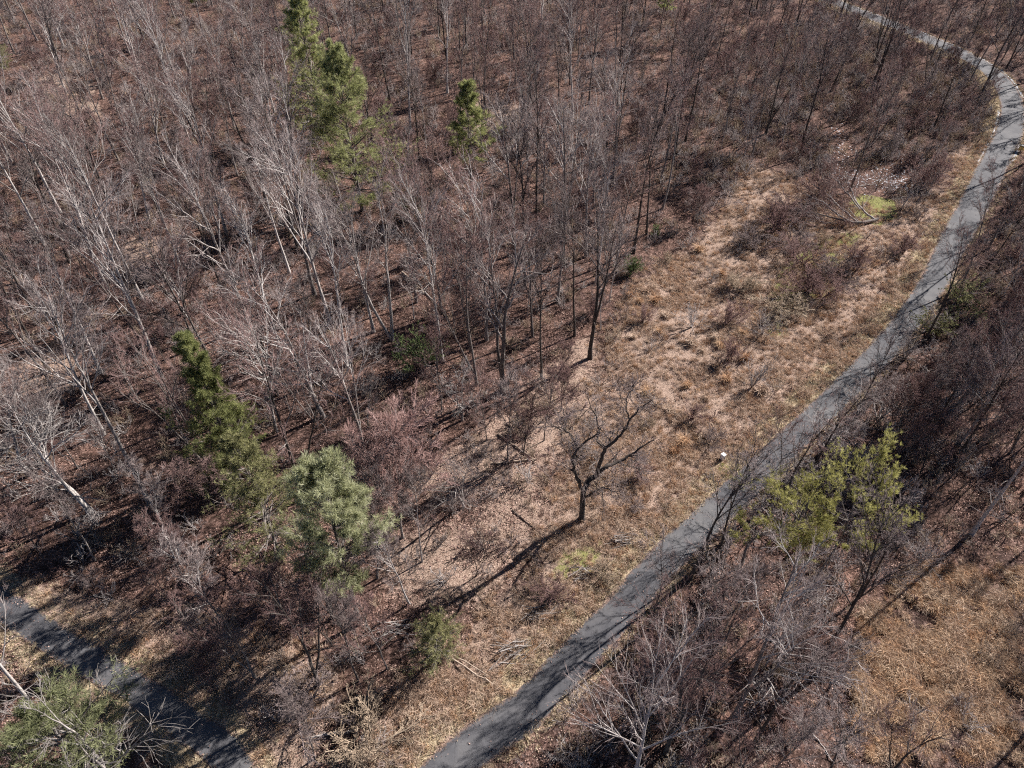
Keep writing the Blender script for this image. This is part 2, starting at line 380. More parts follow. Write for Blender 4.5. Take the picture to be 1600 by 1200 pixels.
def grow(r, start, dirn, length, r0, r1, nseg, wander, up, droop=0.0):
    n = len(start); P = np.zeros((n, nseg + 1, 3)); P[:, 0] = start; d = unit(dirn.copy())
    st = (length / nseg)[:, None]
    for k in range(nseg):
        d = unit(d + r.normal(0, wander, (n, 3)) + np.array([0, 0, 1.0]) * (up - droop * (k / nseg)))
        P[:, k + 1] = P[:, k] + d * st
    t = np.linspace(0, 1, nseg + 1)[None]
    R = r0[:, None] * (1 - t) + r1[:, None] * t
    return P, R

def tubes(P, R, sides):
    n, m, _ = P.shape
    T = np.gradient(P, axis=1); T = unit(T)
    ref = np.where(np.abs(T[:, :1, 2:3]) > .9, np.array([1.0, 0, 0]), np.array([0, 0, 1.0]))
    A = unit(np.cross(T, np.broadcast_to(ref, T.shape))); B = np.cross(T, A)
    a = np.arange(sides) * 2 * np.pi / sides
    V = P[:, :, None] + R[:, :, None, None] * (np.cos(a)[None, None, :, None] * A[:, :, None] + np.sin(a)[None, None, :, None] * B[:, :, None])
    idx = np.arange(n * m * sides).reshape(n, m, sides); nx = np.roll(idx, -1, 2)
    F = np.stack([idx[:, :-1], nx[:, :-1], nx[:, 1:], idx[:, 1:]], -1).reshape(-1, 4)
    return V.reshape(-1, 3), F

def children(r, P, R, num, t0, t1, ang0, ang1, lens, rr, power=1.0):
    """num children on each branch: start, direction, length, radius"""
    n, m, _ = P.shape
    t = t0 + (t1 - t0) * ((np.arange(num)[None] + r.random((n, num))) / num) ** power
    f = np.clip(t * (m - 1), 0, m - 1.001); i = f.astype(int); u = (f - i)[..., None]
    rows = np.arange(n)[:, None]
    s = P[rows, i] * (1 - u) + P[rows, i + 1] * u
    T = unit(P[rows, i + 1] - P[rows, i])
    rad = R[rows, i] * (1 - u[..., 0]) + R[rows, i + 1] * u[..., 0]
    ref = unit(r.normal(0, 1, T.shape)); A = unit(np.cross(T, ref))
    an = np.radians(r.uniform(ang0, ang1, t.shape))[..., None]
    d = T * np.cos(an) + A * np.sin(an)
    L = np.broadcast_to(lens[:, None], t.shape) * (1.15 - .55 * (t - t0) / max(1e-6, t1 - t0)) * r.uniform(.6, 1.15, t.shape)
    return s.reshape(-1, 3), d.reshape(-1, 3), L.ravel(), np.maximum(rad * rr, .0).ravel(), t.ravel()

class Build:
    def __init__(self): self.V = []; self.F = []; self.M = []; self.n = 0; self.T = []
    def add(self, V, F, mi=0, tone=None):
        self.V.append(V); self.F.append(F + self.n); self.M.append(np.full(len(F), mi)); self.n += len(V)
        self.T.append(np.full(len(V), .5) if tone is None else tone)
    def mesh(self, name, mats, tone=False):
        # keep faces of one size together so that material indices stay in step
        q = [k for k in range(len(self.F)) if self.F[k].shape[1] == 4]; t = [k for k in range(len(self.F)) if self.F[k].shape[1] == 3]
        Fs = []; M = []
        for g in (q, t):
            if g: Fs.append(np.concatenate([self.F[k] for k in g])); M.append(np.concatenate([self.M[k] for k in g]))
        return mesh_np(name, np.concatenate(self.V), Fs, mats, np.concatenate(M), {'tone': np.concatenate(self.T)} if tone else None)

def bare_tree(seed, H, r0, cs=.35, n1=11, spread=.36, fork=1, gnarl=.03, n2=6, n3=5, n4=4, bark=BARK_GREY, limb=None, twig=TWIG_GREY, up=.05, a1=(20, 44), tw=1.0, wig=.055):
    """returns (trunk mesh, crown mesh) of a leafless tree standing at the origin"""
    r = np.random.default_rng(seed)
    limb = limb or bark
    tr = Build(); cr = Build()
    P, R = grow(r, np.array([[0, 0, -.25]]), np.array([[r.normal(0, .03), r.normal(0, .03), 1.0]]), np.array([H]), np.array([r0]), np.array([r0 * .10]), 12, gnarl, .05)
    R[:, 0] *= 1.45; R[:, 1] *= 1.08
    stems = [(P, R)]
    for k in range(fork - 1):
        t = r.uniform(.05, .42); i = int(t * 12)
        az = r.uniform(0, 2 * np.pi); an = math.radians(r.uniform(10, 24))
        d = np.array([[math.sin(an) * math.cos(az), math.sin(an) * math.sin(az), math.cos(an)]])
        stems.append(grow(r, P[:, i], d, np.array([H * (1 - i / 12) * r.uniform(.8, .98)]), R[:, i] * r.uniform(.6, .8), np.array([r0 * .08]), 12, gnarl, .03))
    for s in stems: tr.add(*tubes(s[0], s[1], 7))
    SP = np.concatenate([s[0] for s in stems]); SR = np.concatenate([s[1] for s in stems])
    n1 = max(6, int(n1 * (1.3 if fork == 1 else 1.0 if fork == 2 else .8)))
    st, d, L, rad, t = children(r, SP, SR, n1, cs, .97, a1[0], a1[1], np.full(len(SP), H * spread), .62, .9)
    B1 = grow(r, st, d, L, np.maximum(rad * 1.1, .042), np.full(len(st), .018), 7, wig + gnarl * .6, up)
    cr.add(*tubes(B1[0], B1[1], 4), 0)
    st, d, L2, rad, t = children(r, B1[0], B1[1], n2, .22, .97, 20, 44, L * .46, .62)
    B2 = grow(r, st, d, L2, np.maximum(rad * 1.2, .025), np.full(len(st), .014), 4, wig * 1.3 + gnarl, up * .8)
    cr.add(*tubes(B2[0], B2[1], 3), 0)
    if n3:
        st, d, L3, rad, t = children(r, B2[0], B2[1], n3, .15, 1.0, 18, 42, L2 * .52, .7)
        L3 = np.maximum(L3, .6)
        B3 = grow(r, st, d, L3, np.maximum(rad, .0175) * tw, np.full(len(st), .0105) * tw, 2, .09 + gnarl, up * .6)
        cr.add(*tubes(B3[0], B3[1], 3), 1)
        if n4:
            st, d, L4, rad, t = children(r, B3[0], B3[1], n4, .1, 1.0, 15, 42, np.maximum(L3 * .6, .5), .7)
            B4 = grow(r, st, d, L4, np.full(len(st), .0105) * tw, np.full(len(st), .007) * tw, 1, .06, up * .3)
            cr.add(*tubes(B4[0], B4[1], 3), 1)
    st, d, L, rad, t = children(r, SP[:1], SR[:1], 5, .15, max(cs, .25), 60, 95, np.full(1, H * .08), .25)
    b = grow(r, st, d, L, np.maximum(rad, .018), np.full(len(st), .006), 3, .15, -.03); cr.add(*tubes(b[0], b[1], 3), 0)
    return tr.mesh('trunk', [bark]), cr.mesh('crown', [limb, twig])

def shrub_mesh(seed, H, stems=9, spread=.6, twig=TWIG_RED, n2=7, n3=6, tw=1.0, n4=0):
    r = np.random.default_rng(seed); w = Build(); c = Build()
    az = r.uniform(0, 2 * np.pi, stems); an = r.uniform(.1, spread, stems)
    d = np.stack([np.sin(an) * np.cos(az), np.sin(an) * np.sin(az), np.cos(an)], 1)
    st = np.stack([np.cos(az) * .15, np.sin(az) * .15, np.full(stems, -.1)], 1)
    L = H * r.uniform(.65, 1.0, stems)
    B1 = grow(r, st, d, L, np.full(stems, .016 + .010 * H), np.full(stems, .012), 6, .13, .0); w.add(*tubes(B1[0], B1[1], 4), 0)
    st, d, L2, rad, t = children(r, B1[0], B1[1], n2, .2, 1, 20, 50, L * .42, .6)
    B2 = grow(r, st, d, L2, np.maximum(rad, .017), np.full(len(st), .011), 3, .16, .03); c.add(*tubes(B2[0], B2[1], 3), 0)
    st, d, L3, rad, t = children(r, B2[0], B2[1], n3, .1, 1, 20, 55, L2 * .5, .7)
    B3 = grow(r, st, d, L3, np.full(len(st), .0125) * tw, np.full(len(st), .008) * tw, 1, .15, .02); c.add(*tubes(B3[0], B3[1], 3), 0)
    if n4:
        st, d, L4, rad, t = children(r, B3[0], B3[1], n4, .1, 1, 20, 55, L3 * .6, .7)
        B4 = grow(r, st, d, L4, np.full(len(st), .010) * tw, np.full(len(st), .007) * tw, 1, .15, .02); c.add(*tubes(B4[0], B4[1], 3), 0)
    return w.mesh('stems', [twig]), c.mesh('crown', [twig])

def needle_tufts(r, pts, axis, size, per, width):
    """flat slender triangles fanning out round each point"""
    n = len(pts)
    d = unit(r.normal(0, 1, (n, per, 3)) + axis[:, None] * 1.0)
    s = unit(np.cross(d, r.normal(0, 1, (n, per, 3)))) * (width * r.uniform(.7, 1.3, (n, per, 1)))
    Ln = (size[:, None] * r.uniform(.6, 1.1, (n, per)))[..., None]
    base = pts[:, None] + r.normal(0, .03, (n, per, 3))
    V = np.stack([base - s * .6, base + s * .6, base + d * Ln * .7 + s, base + d * Ln], 2).reshape(-1, 3)
    F = np.arange(n * per * 4).reshape(-1, 4)
    tone = np.repeat(np.clip(r.normal(.5, .18, n), 0, 1), per * 4)
    return V, F, tone

def pine_tree(seed, H, r0, crown0=.25, width=.2, whorls=26, per=6, sub=7, tuft=9, tsize=.42, needle=NEEDLE, shape='cone', up=.06, bark=BARK_GREY, wdt=.035, sparse=1.0, tier=.3):
    r = np.random.default_rng(seed); tr = Build(); cr = Build()
    P, R = grow(r, np.array([[0, 0, -.2]]), np.array([[0, 0, 1.0]]), np.array([H]), np.array([r0]), np.array([.02]), 14, .02 if shape != 'scrub' else .07, .05)
    R[:, 0] *= 1.4
    tr.add(*tubes(P, R, 7))
    n1 = whorls * per
    t = np.clip(crown0 + (1 - crown0) * (np.repeat(np.arange(whorls), per) / whorls) + r.normal(0, .008, n1), crown0 * .9, .995)
    f = np.clip(t * 14, 0, 13.99); i = f.astype(int); u = (f - i)[:, None]
    st = P[0, i] * (1 - u) + P[0, i + 1] * u
    q = (t - crown0) / (1 - crown0)
    if shape == 'cone': prof = np.minimum(1.0, q / .12 + .55) * (1 - q) ** .75 + .05
    elif shape == 'blunt': prof = np.minimum(1.0, q / .25 + .45) * np.clip(1.05 - q, 0, 1) ** .5
    elif shape == 'round': prof = np.sin(np.pi * np.clip(q * .92 + .06, 0, 1)) ** .6
    else: prof = np.sin(np.pi * np.clip(q * .85 + .12, 0, 1)) ** .5
    lump = .4 + 1.15 * vnoise(t * 9 + seed, np.arange(n1) % per * 3.7, seed)
    L = H * width * prof * lump * r.uniform(.7, 1.15, n1)
    az = r.uniform(0, 2 * np.pi, n1); el = np.radians(r.normal(8 + 38 * q, 9))
    d = np.stack([np.cos(el) * np.cos(az), np.cos(el) * np.sin(az), np.sin(el)], 1)
    keep = r.random(n1) < sparse
    st, d, L = st[keep], d[keep], L[keep]
    B1 = grow(r, st, d, L, np.maximum(L * .016, .02), np.full(len(st), .012), 5, .07, up); cr.add(*tubes(B1[0], B1[1], 4), 0)
    s2, d2, L2, rad, t2 = children(r, B1[0], B1[1], sub, tier, 1.0, 28, 60, np.maximum(L * .36, .4), .6)
    d2[:, 2] = d2[:, 2] * .5 + .12
    B2 = grow(r, s2, d2, L2, np.maximum(rad, .010), np.full(len(s2), .007), 3, .08, .05); cr.add(*tubes(B2[0], B2[1], 3), 0)
    pts = B2[0][:, 1:].reshape(-1, 3); ax = unit(np.repeat(B2[0][:, -1] - B2[0][:, 0], 3, 0)) + np.array([0, 0, .45])
    V, F, T = needle_tufts(r, pts, ax, np.full(len(pts), tsize), tuft, wdt)
    cr.add(V, F, 1, T)
    V, F, T = needle_tufts(r, B1[0][:, -1], unit(B1[0][:, -1] - B1[0][:, -2]), np.full(len(B1[0]), tsize * 1.1), tuft, wdt); cr.add(V, F, 1, T)
    return tr.mesh('trunk', [bark]), cr.mesh('crown', [bark, needle], True)

def leafy_bush(seed, H, leaf=LEAF_GREEN, stems=14, spread=.95, per=5, tsize=.16, wdt=.04, n2=8):
    r = np.random.default_rng(seed); w = Build(); c = Build()
    az = r.uniform(0, 2 * np.pi, stems); an = r.uniform(.05, spread, stems)
    d = np.stack([np.sin(an) * np.cos(az), np.sin(an) * np.sin(az), np.cos(an)], 1)
    st = np.tile([[0, 0, -.1]], (stems, 1)) + r.normal(0, .12, (stems, 3)) * [1, 1, 0]
    L = H * r.uniform(.6, 1.0, stems)
    B1 = grow(r, st, d, L, np.full(stems, .03), np.full(stems, .01), 6, .12, .03); w.add(*tubes(B1[0], B1[1], 4))
    s2, d2, L2, rad, t = children(r, B1[0], B1[1], n2, .2, 1, 25, 65, L * .4, .6)
    B2 = grow(r, s2, d2, L2, np.maximum(rad, .01), np.full(len(s2), .006), 4, .13, .05); c.add(*tubes(B2[0], B2[1], 3), 0)
    pts = B2[0][:, 1:].reshape(-1, 3); ax = np.tile([[0, 0, .6]], (len(pts), 1))
    V, F, T = needle_tufts(r, pts, ax, np.full(len(pts), tsize), per * 2, wdt); c.add(V, F, 1, T)
    return w.mesh('stems', [BARK_DARK]), c.mesh('crown', [BARK_DARK, leaf], True)

# ------------------------------------------------------------------ loose ground cover (nobody could count it)
def proto_coll(name, meshes):
    col = bpy.data.collections.new(name)
    for k, me in enumerate(meshes):
        o = bpy.data.objects.new(f'{name}_{k}', me); col.objects.link(o)
    return col

def scatter(name, X, Y, meshes, s0, s1, label, cat, tilt=.12, sink=0.0):
    n = len(X); Z = hgt(X, Y) - sink
    me = bpy.data.meshes.new(name); me.vertices.add(n)
    me.vertices.foreach_set('co', np.stack([X, Y, Z], 1).astype(np.float32).ravel())
    a = me.attributes.new('rot', 'FLOAT_VECTOR', 'POINT')
    a.data.foreach_set('vector', np.stack([rng.normal(0, tilt, n), rng.normal(0, tilt, n), rng.uniform(0, 6.283, n)], 1).astype(np.float32).ravel())
    a = me.attributes.new('size', 'FLOAT', 'POINT'); a.data.foreach_set('value', rng.uniform(s0, s1, n).astype(np.float32))
    a = me.attributes.new('pick', 'INT', 'POINT'); a.data.foreach_set('value', rng.integers(0, len(meshes), n).astype(np.int32))
    me.update()
    o = link(name, me); tag(o, label, cat, kind='stuff')
    ng = bpy.data.node_groups.new(name, 'GeometryNodeTree')
    ng.interface.new_socket('Geometry', in_out='INPUT', socket_type='NodeSocketGeometry'); ng.interface.new_socket('Geometry', in_out='OUTPUT', socket_type='NodeSocketGeometry')
    N = ng.nodes; Lk = ng.links
    gi = N.new('NodeGroupInput'); go = N.new('NodeGroupOutput'); iop = N.new('GeometryNodeInstanceOnPoints')
    ci = N.new('GeometryNodeCollectionInfo'); ci.inputs['Collection'].default_value = proto_coll(name + '_pieces', meshes)
    ci.inputs['Separate Children'].default_value = True; ci.inputs['Reset Children'].default_value = True
    def na(nm, ty):
        q = N.new('GeometryNodeInputNamedAttribute'); q.data_type = ty; q.inputs['Name'].default_value = nm; return q.outputs['Attribute']
    er = N.new('FunctionNodeEulerToRotation'); Lk.new(na('rot', 'FLOAT_VECTOR'), er.inputs[0])
    Lk.new(gi.outputs[0], iop.inputs['Points']); Lk.new(ci.outputs[0], iop.inputs['Instance']); iop.inputs['Pick Instance'].default_value = True
    Lk.new(na('pick', 'INT'), iop.inputs['Instance Index']); Lk.new(er.outputs[0], iop.inputs['Rotation']); Lk.new(na('size', 'FLOAT'), iop.inputs['Scale'])
    Lk.new(iop.outputs[0], go.inputs[0])
    md = o.modifiers.new('spread', 'NODES'); md.node_group = ng
    return o

def grass_clump(seed, n, h, lean, w, mat, r0=.12):
    r = np.random.default_rng(seed)
    az = r.uniform(0, 6.283, n); an = np.abs(r.normal(0, lean, n)) + .08
    d = np.stack([np.sin(an) * np.cos(az), np.sin(an) * np.sin(az), np.cos(an)], 1)
    st = np.stack([r.normal(0, r0, n), r.normal(0, r0, n), np.full(n, -.03)], 1)
    L = h * r.uniform(.5, 1.1, n)
    side = unit(np.cross(d, r.normal(0, 1, (n, 3)))) * w
    m1 = st + d * (L * .55)[:, None]; d2 = unit(d + np.stack([np.cos(az), np.sin(az), -np.full(n, .7)], 1) * .9); e = m1 + d2 * (L * .5)[:, None]
    V = np.stack([st - side, st + side, m1 + side * .8, m1 - side * .8, e], 1).reshape(-1, 3)
    b = np.arange(n)[:, None] * 5
    return mesh_np('grass_clump', V, [b + np.array([[0, 1, 2, 3]]), b + np.array([[3, 2, 4]])], mat)

def leaf_patch(seed, n, rad, size, mat):
    r = np.random.default_rng(seed)
    c = np.stack([r.normal(0, rad, n), r.normal(0, rad, n), r.uniform(.01, .07, n)], 1)
    nrm = unit(r.normal(0, .55, (n, 3)) + [0, 0, 1]); a = unit(np.cross(nrm, r.normal(0, 1, (n, 3)))); b = np.cross(nrm, a)
    s = (size * r.uniform(.6, 1.3, n))[:, None]
    V = np.stack([c - a * s, c + b * s * .7 + nrm * s * .25, c + a * s, c - b * s * .7 + nrm * s * .2], 1).reshape(-1, 3)
    return mesh_np('leaf_patch', V, np.arange(n * 4).reshape(-1, 4), mat, None, {'tone': np.repeat(r.random(n), 4)})

def sample(N, M, seed, xr=(-170, 170), yr=(8, 262), bias=True, edge=.1):
    """N candidate spots thinned by the mask M (on the grid) and by how large they show"""
    r = np.random.default_rng(seed)
    X = r.uniform(*xr, N); Y = r.uniform(*yr, N)
    px, py = topx(X, Y)
    ok = (px > -60) & (px < 1660) & (py < 1260) & (grid_at(DROAD, X, Y) > edge)
    w = np.clip(grid_at(M, X, Y), 0, 1)
    if bias: w = w * np.clip(90.0 / np.hypot(X, np.hypot(Y, CAMH)), .25, 1)
    ok &= r.random(N) < w
    return X[ok], Y[ok]

WOODS = np.clip(1 - M_MEADOW - M_FIELD, 0, 1)
M_LITTER = np.clip(WOODS * .8 + .4, 0, 1) * np.clip(-.1 + 1.7 * vnoise(gx / 4, gy / 4, 31), 0, 1)
X, Y = sample(150000, M_LITTER, 1)
scatter('leaf_litter', X, Y, [leaf_patch(k, 40, .6, .062, LITTER) for k in range(5)], .8, 1.3, 'reddish brown fallen leaves strewn over the woodland floor', 'fallen leaves', .08)
X, Y = sample(1300000, np.clip(M_MEADOW + M_FIELD * .15 + M_SIDE * .5, 0, 1) * (.12 + 1.0 * vnoise(gx / 2.4, gy / 2.4, 33) ** 1.6) * (.4 + .8 * vnoise(gx / 11, gy / 11, 34)), 2)
scatter('dry_grass', X, Y, [grass_clump(k, 36, .5 + .12 * k, .4 + .15 * k, .012, GRASS_TAN, .13) for k in range(4)] + [grass_clump(9, 34, .7, .4, .012, GRASS_RUST, .12), grass_clump(10, 40, .9, .8, .012, GRASS_TAN, .15)], .5, 1.5, 'matted straw coloured winter grass over the open meadow and field', 'dry grass')
X, Y = sample(1100000, np.clip(M_GOLD * .9 + (np.abs(DROAD) < .35) * .35, 0, 1), 3, bias=False, edge=-.22)
scatter('verge_grass', X, Y, [grass_clump(20 + k, 24, .26, .6, .016, GRASS_GOLD, .11) for k in range(4)], .7, 1.7, 'short golden grass along the edges of both roads', 'verge grass')
X, Y = sample(220000, np.clip(.55 - np.abs(DROAD + .15) * .7, 0, 1) + .012, 6, bias=False, edge=-3)
k = grid_at(DROAD, X, Y) < .25; X, Y = X[k], Y[k]
scatter('road_leaves', X, Y, [leaf_patch(40 + k, 9, .28, .055, LITTER) for k in range(4)], .7, 1.3, 'brown leaves blown onto the edges of the asphalt', 'fallen leaves', .02, -.075)
X, Y = sample(60000, np.clip(M_GLADE * .5 + WOODS * .10, 0, 1), 4)
scatter('woodland_grass', X, Y, [grass_clump(30 + k, 14, .35, .7, .012, GRASS_TAN, .15) for k in range(3)], .6, 1.2, 'thin dry grass between the fallen leaves under the trees', 'dry grass')
X, Y = sample(80000, np.clip(WOODS * .22 * (.3 + 1.3 * vnoise(gx / 9, gy / 9, 35)) + M_SCRUB * .4 + M_RWOOD * .3 + M_MEADOW * .05 * (vnoise(gx / 6, gy / 6, 51) > .55) + M_FIELD * .10, 0, 1) * (DROAD > 1.6) * (1 - .9 * zone([(1295, 195), (1325, 195), (1345, 255), (1440, 245), (1430, 300), (1400, 350), (1330, 350), (1300, 280)], k=2)), 5, bias=False)
brush = [shrub_mesh(60 + k, 1.3 + .35 * k, 8, 1.0, [TWIG_RED, TWIG_GREY, TWIG_TAN, TWIG_PALE][k], 4, 3, 1.25) for k in range(4)]
def joined(a, b):
    """stems and twigs of one brush clump as one mesh"""
    import bmesh
    bm = bmesh.new(); bm.from_mesh(a); bm.from_mesh(b); me = bpy.data.meshes.new('brush_clump'); bm.to_mesh(me); bm.free(); me.materials.append(a.materials[0]); return me
scatter('undergrowth', X, Y, [joined(a, b) for a, b in brush], .55, 1.35, 'tangled reddish brown leafless undergrowth and brambles beneath the trees', 'undergrowth')

# ------------------------------------------------------------------ kinds of tree
TALL = [bare_tree(100, 25, .27, .36, 11, .36, 1, .025, bark=BARK_PALE, twig=TWIG_GREY),
        bare_tree(101, 26, .28, .40, 9, .32, 2, .03, bark=BARK_GREY, limb=BARK_PALE, twig=TWIG_GREY),
        bare_tree(102, 23, .20, .45, 11, .27, 1, .03, bark=BARK_GREY, twig=TWIG_RED),
        bare_tree(103, 25, .27, .28, 10, .40, 2, .03, bark=BARK_PALE, twig=TWIG_RED),
        bare_tree(104, 24, .22, .50, 10, .26, 1, .035, bark=BARK_DARK, twig=TWIG_GREY),
        bare_tree(105, 21, .20, .30, 9, .36, 3, .03, bark=BARK_GREY, twig=TWIG_RED),
        bare_tree(106, 26, .25, .52, 10, .28, 1, .02, bark=BARK_PALE, limb=LIMB_WHITE, twig=TWIG_GREY),
        bare_tree(107, 23, .24, .36, 9, .36, 2, .05, bark=BARK_DARK, limb=BARK_GREY, twig=TWIG_RED),
        bare_tree(108, 22, .22, .24, 9, .40, 3, .03, bark=BARK_PALE, twig=TWIG_GREY),
        bare_tree(109, 23, .24, .28, 10, .40, 2, .04, bark=BARK_GREY, limb=BARK_PALE, twig=TWIG_RED)]
TALL_TONE = ['pale', 'grey', 'grey', 'pale', 'dark', 'grey', 'pale', 'dark', 'pale', 'grey']
TALL_FORM = ['single-stemmed', 'forked', 'slender', 'fork-stemmed', 'straight', 'three-stemmed', 'high-crowned', 'crooked', 'vase-shaped', 'wide-crowned']
YOUNG = [bare_tree(200, 13, .085, .22, 11, .34, 1, .04, 6, 6, 4, bark=BARK_GREY, twig=TWIG_RED),
         bare_tree(201, 15, .10, .30, 11, .30, 1, .04, 6, 6, 4, bark=BARK_PALE, twig=TWIG_GREY),
         bare_tree(202, 11, .075, .2, 9, .36, 2, .05, 6, 6, 4, bark=BARK_DARK, twig=TWIG_RED),
         bare_tree(203, 16, .11, .36, 11, .26, 1, .03, 6, 6, 4, bark=BARK_GREY, twig=TWIG_GREY),
         bare_tree(204, 9, .075, .12, 9, .46, 3, .05, 6, 6, 5, bark=BARK_GREY, twig=TWIG_RED)]
YOUNG_TONE = ['grey', 'pale', 'dark', 'grey', 'grey']
YOUNG_FORM = ['reddish-twigged', 'slim', 'twin-stemmed', 'thin straight', 'bushy-topped']
DEAD = [bare_tree(300, 18, .30, .22, 10, .46, 2, .07, 6, 4, 0, bark=BARK_PALE, limb=LIMB_WHITE, twig=LIMB_WHITE, up=.02, a1=(30, 70), tw=1.3, wig=.12),
        bare_tree(301, 16, .24, .2, 11, .44, 2, .08, 6, 5, 3, bark=BARK_PALE, limb=LIMB_WHITE, twig=TWIG_GREY, up=.02, a1=(35, 75), tw=1.2, wig=.13)]
SHRUB = [shrub_mesh(400, 4.2, 11, .75, TWIG_RED, 8, 7, 1.1, 3), shrub_mesh(401, 3.2, 10, .9, TWIG_GREY, 8, 7, 1.1, 3),
         shrub_mesh(402, 5.0, 10, .6, TWIG_RED, 8, 7, 1.1, 3), shrub_mesh(403, 2.6, 12, 1.0, TWIG_TAN, 8, 7, 1.1, 3),
         shrub_mesh(404, 5.2, 9, .8, TWIG_PALE, 6, 4, 1.3, 2), shrub_mesh(405, 4.2, 8, 1.0, TWIG_PALE, 6, 4, 1.3, 2)]
SHRUB_TONE = ['red-brown', 'grey-brown', 'tall red-brown', 'low tan', 'tall pale grey', 'sprawling pale grey']

def put(name, parts, names, x, y, rz=0.0, sc=1.0, tilt=(0, 0)):
    e = bpy.data.objects.new(name, None); C.objects.link(e); e.empty_display_size = .5
    e.location = (x, y, float(hgt(x, y))); e.rotation_euler = (tilt[0], tilt[1], rz)
    e.scale = sc if hasattr(sc, '__len__') else (sc, sc, sc)
    for me, nm in zip(parts, names):
        o = bpy.data.objects.new(nm, me); C.objects.link(o); o.parent = e
    return e

TAKEN = []          # (x, y, clear radius) of hand-placed things
def spot(px, py, clear=2.5):
    x, y, z = at(px, py); TAKEN.append((x, y, clear)); return x, y

# evergreen trees, each placed where it stands
def evergreen(px, py, parts, label, sc=1.0, rz=0.0, name='pine_tree', names=('trunk', 'crown'), clear=3.0, cat='pine tree', tilt=(0, 0)):
    x, y = spot(px, py, clear)
    for k in range(1, 7): TAKEN.append((x * (1 - .035 * k), y * (1 - .035 * k), 4.0))     # pines keep the ground in front of them open
    for k in range(1, 8): TAKEN.append((x + math.cos(SUN_AZ) * 3.2 * k, y + math.sin(SUN_AZ) * 3.2 * k, 3.4))      # and no close tree takes their sun
    return tag(put(name, parts, names, x, y, rz, sc, tilt), label, cat, 'evergreens among the bare trees')
PINE_A = pine_tree(500, 29, .28, .12, .25, 21, 7, 9, 15, .6, NEEDLE, wdt=.027, tier=.35)
PINE_B = pine_tree(501, 29, .32, .10, .34, 17, 7, 11, 15, .65, NEEDLE_PALE, wdt=.027, tier=.4)
PINE_C = pine_tree(502, 22, .20, .42, .22, 13, 6, 9, 14, .55, NEEDLE, wdt=.027, tier=.35)
PINE_D = pine_tree(503, 22, .24, .04, .20, 26, 7, 8, 14, .5, NEEDLE, wdt=.023, tier=.3)
PINE_E = pine_tree(504, 24, .24, .38, .18, 15, 7, 10, 15, .55, NEEDLE_SILVER, 'blunt', wdt=.022, tier=.4)
PINE_F = pine_tree(509, 19, .24, .30, .27, 14, 6, 9, 11, .55, NEEDLE_GREYED, 'blunt', wdt=.018, tier=.4)
HEMLOCK = pine_tree(505, 20, .18, .10, .30, 20, 6, 8, 11, .42, NEEDLE_OLIVE, 'cone', sparse=.9, wdt=.022)
CEDAR = pine_tree(506, 7.5, .13, .06, .36, 18, 6, 7, 9, .32, NEEDLE_OLIVE, 'blunt', wdt=.015, sparse=.85)
PINE_Y1 = pine_tree(507, 20, .20, .50, .27, 10, 5, 11, 16, .48, NEEDLE_YELLOW, 'scrub', sparse=.75, tier=.45, wdt=.022)
PINE_Y2 = pine_tree(508, 15, .17, .45, .40, 9, 4, 11, 16, .46, NEEDLE_YELLOW, 'scrub', sparse=.95, tier=.45, wdt=.022)
evergreen(506, 212, PINE_A, 'tall narrow dark green pine, tallest of the evergreens, behind the broad pale pine')
evergreen(566, 326, PINE_B, 'broad pale green pine just in front of the tall narrow pine', 1.0, 1.0)
evergreen(738, 312, PINE_C, 'small cone-shaped green pine with bare lower trunk, standing alone among grey trees')
evergreen(374, 748, PINE_D, 'dense dark green cone-shaped pine above the olive hemlock', 1.0, 2.0)
evergreen(436, 862, HEMLOCK, 'thin olive green hemlock squeezed between dark pine and pale round pine', .95, .4, 'hemlock_tree', cat='hemlock')
evergreen(562, 974, PINE_E, 'pale silvery green round-headed pine beside the red-twigged tree', 1.0, 2.5)
evergreen(688, 1030, CEDAR, 'dull olive green bushy cedar near the brush by the road', 1.0, 0, 'cedar_tree', cat='cedar')
evergreen(1262, 930, PINE_Y1, 'yellow-green scrub pine with clumped crown hanging over the road shadow', (.62, .62, .95), .3)
evergreen(1160, 880, PINE_Y2, 'sparse ragged yellow-green pine reaching out over the road', .9, 4.1, tilt=(.02, -.10))
evergreen(180, 1236, PINE_F, 'pale green round pine under white bare limbs by the side road', (1.1, 1.1, .8), .8)
evergreen(318, 55, PINE_C, 'small dark green pine at the top edge of the woods', 1.0, 2.2)
evergreen(1030, 60, PINE_C, 'small green pine far off beyond the grey trees, near the top edge', .9, .7)
evergreen(10, 108, CEDAR, 'small dull green cedar at the far left edge of the woods', 1.0, .7, 'cedar_tree', cat='cedar')
BUSH = leafy_bush(520, 3.6, stems=20, spread=1.15, per=4, tsize=.14, wdt=.025, n2=9); BUSH2 = leafy_bush(521, 2.4, stems=18, spread=1.15, per=4, tsize=.13, wdt=.024); BUSH3 = leafy_bush(522, 4.2, NEEDLE_OLIVE, 16, 1.0)
def bush(px, py, parts, label, sc=1.0, rz=0.0):
    x, y = spot(px, py, 2.0); tag(put('evergreen_bush', parts, ('stems', 'crown'), x, y, rz, sc), label, 'bush', 'evergreen bushes')
bush(655, 578, BUSH, 'bright green leafy bush beside a white-barked tree in the wood', 1.7)
bush(985, 428, BUSH2, 'small green bush at the upper corner of the meadow', 1.4, 1)
bush(1024, 366, BUSH2, 'tiny bright green bush among trunks above the meadow', .8, 2)
bush(1500, 478, BUSH3, 'long dark green bush on the far bank of the road', (2.1, 1.4, 1.1), .9)
bush(1462, 520, BUSH3, 'low dark green bush leaning towards the road from its far bank', (1.5, 1.2, .9), 2.9)
bush(640, 340, BUSH3, 'dull olive bush in the wood under the small cone-shaped pine', 1.2, .5)
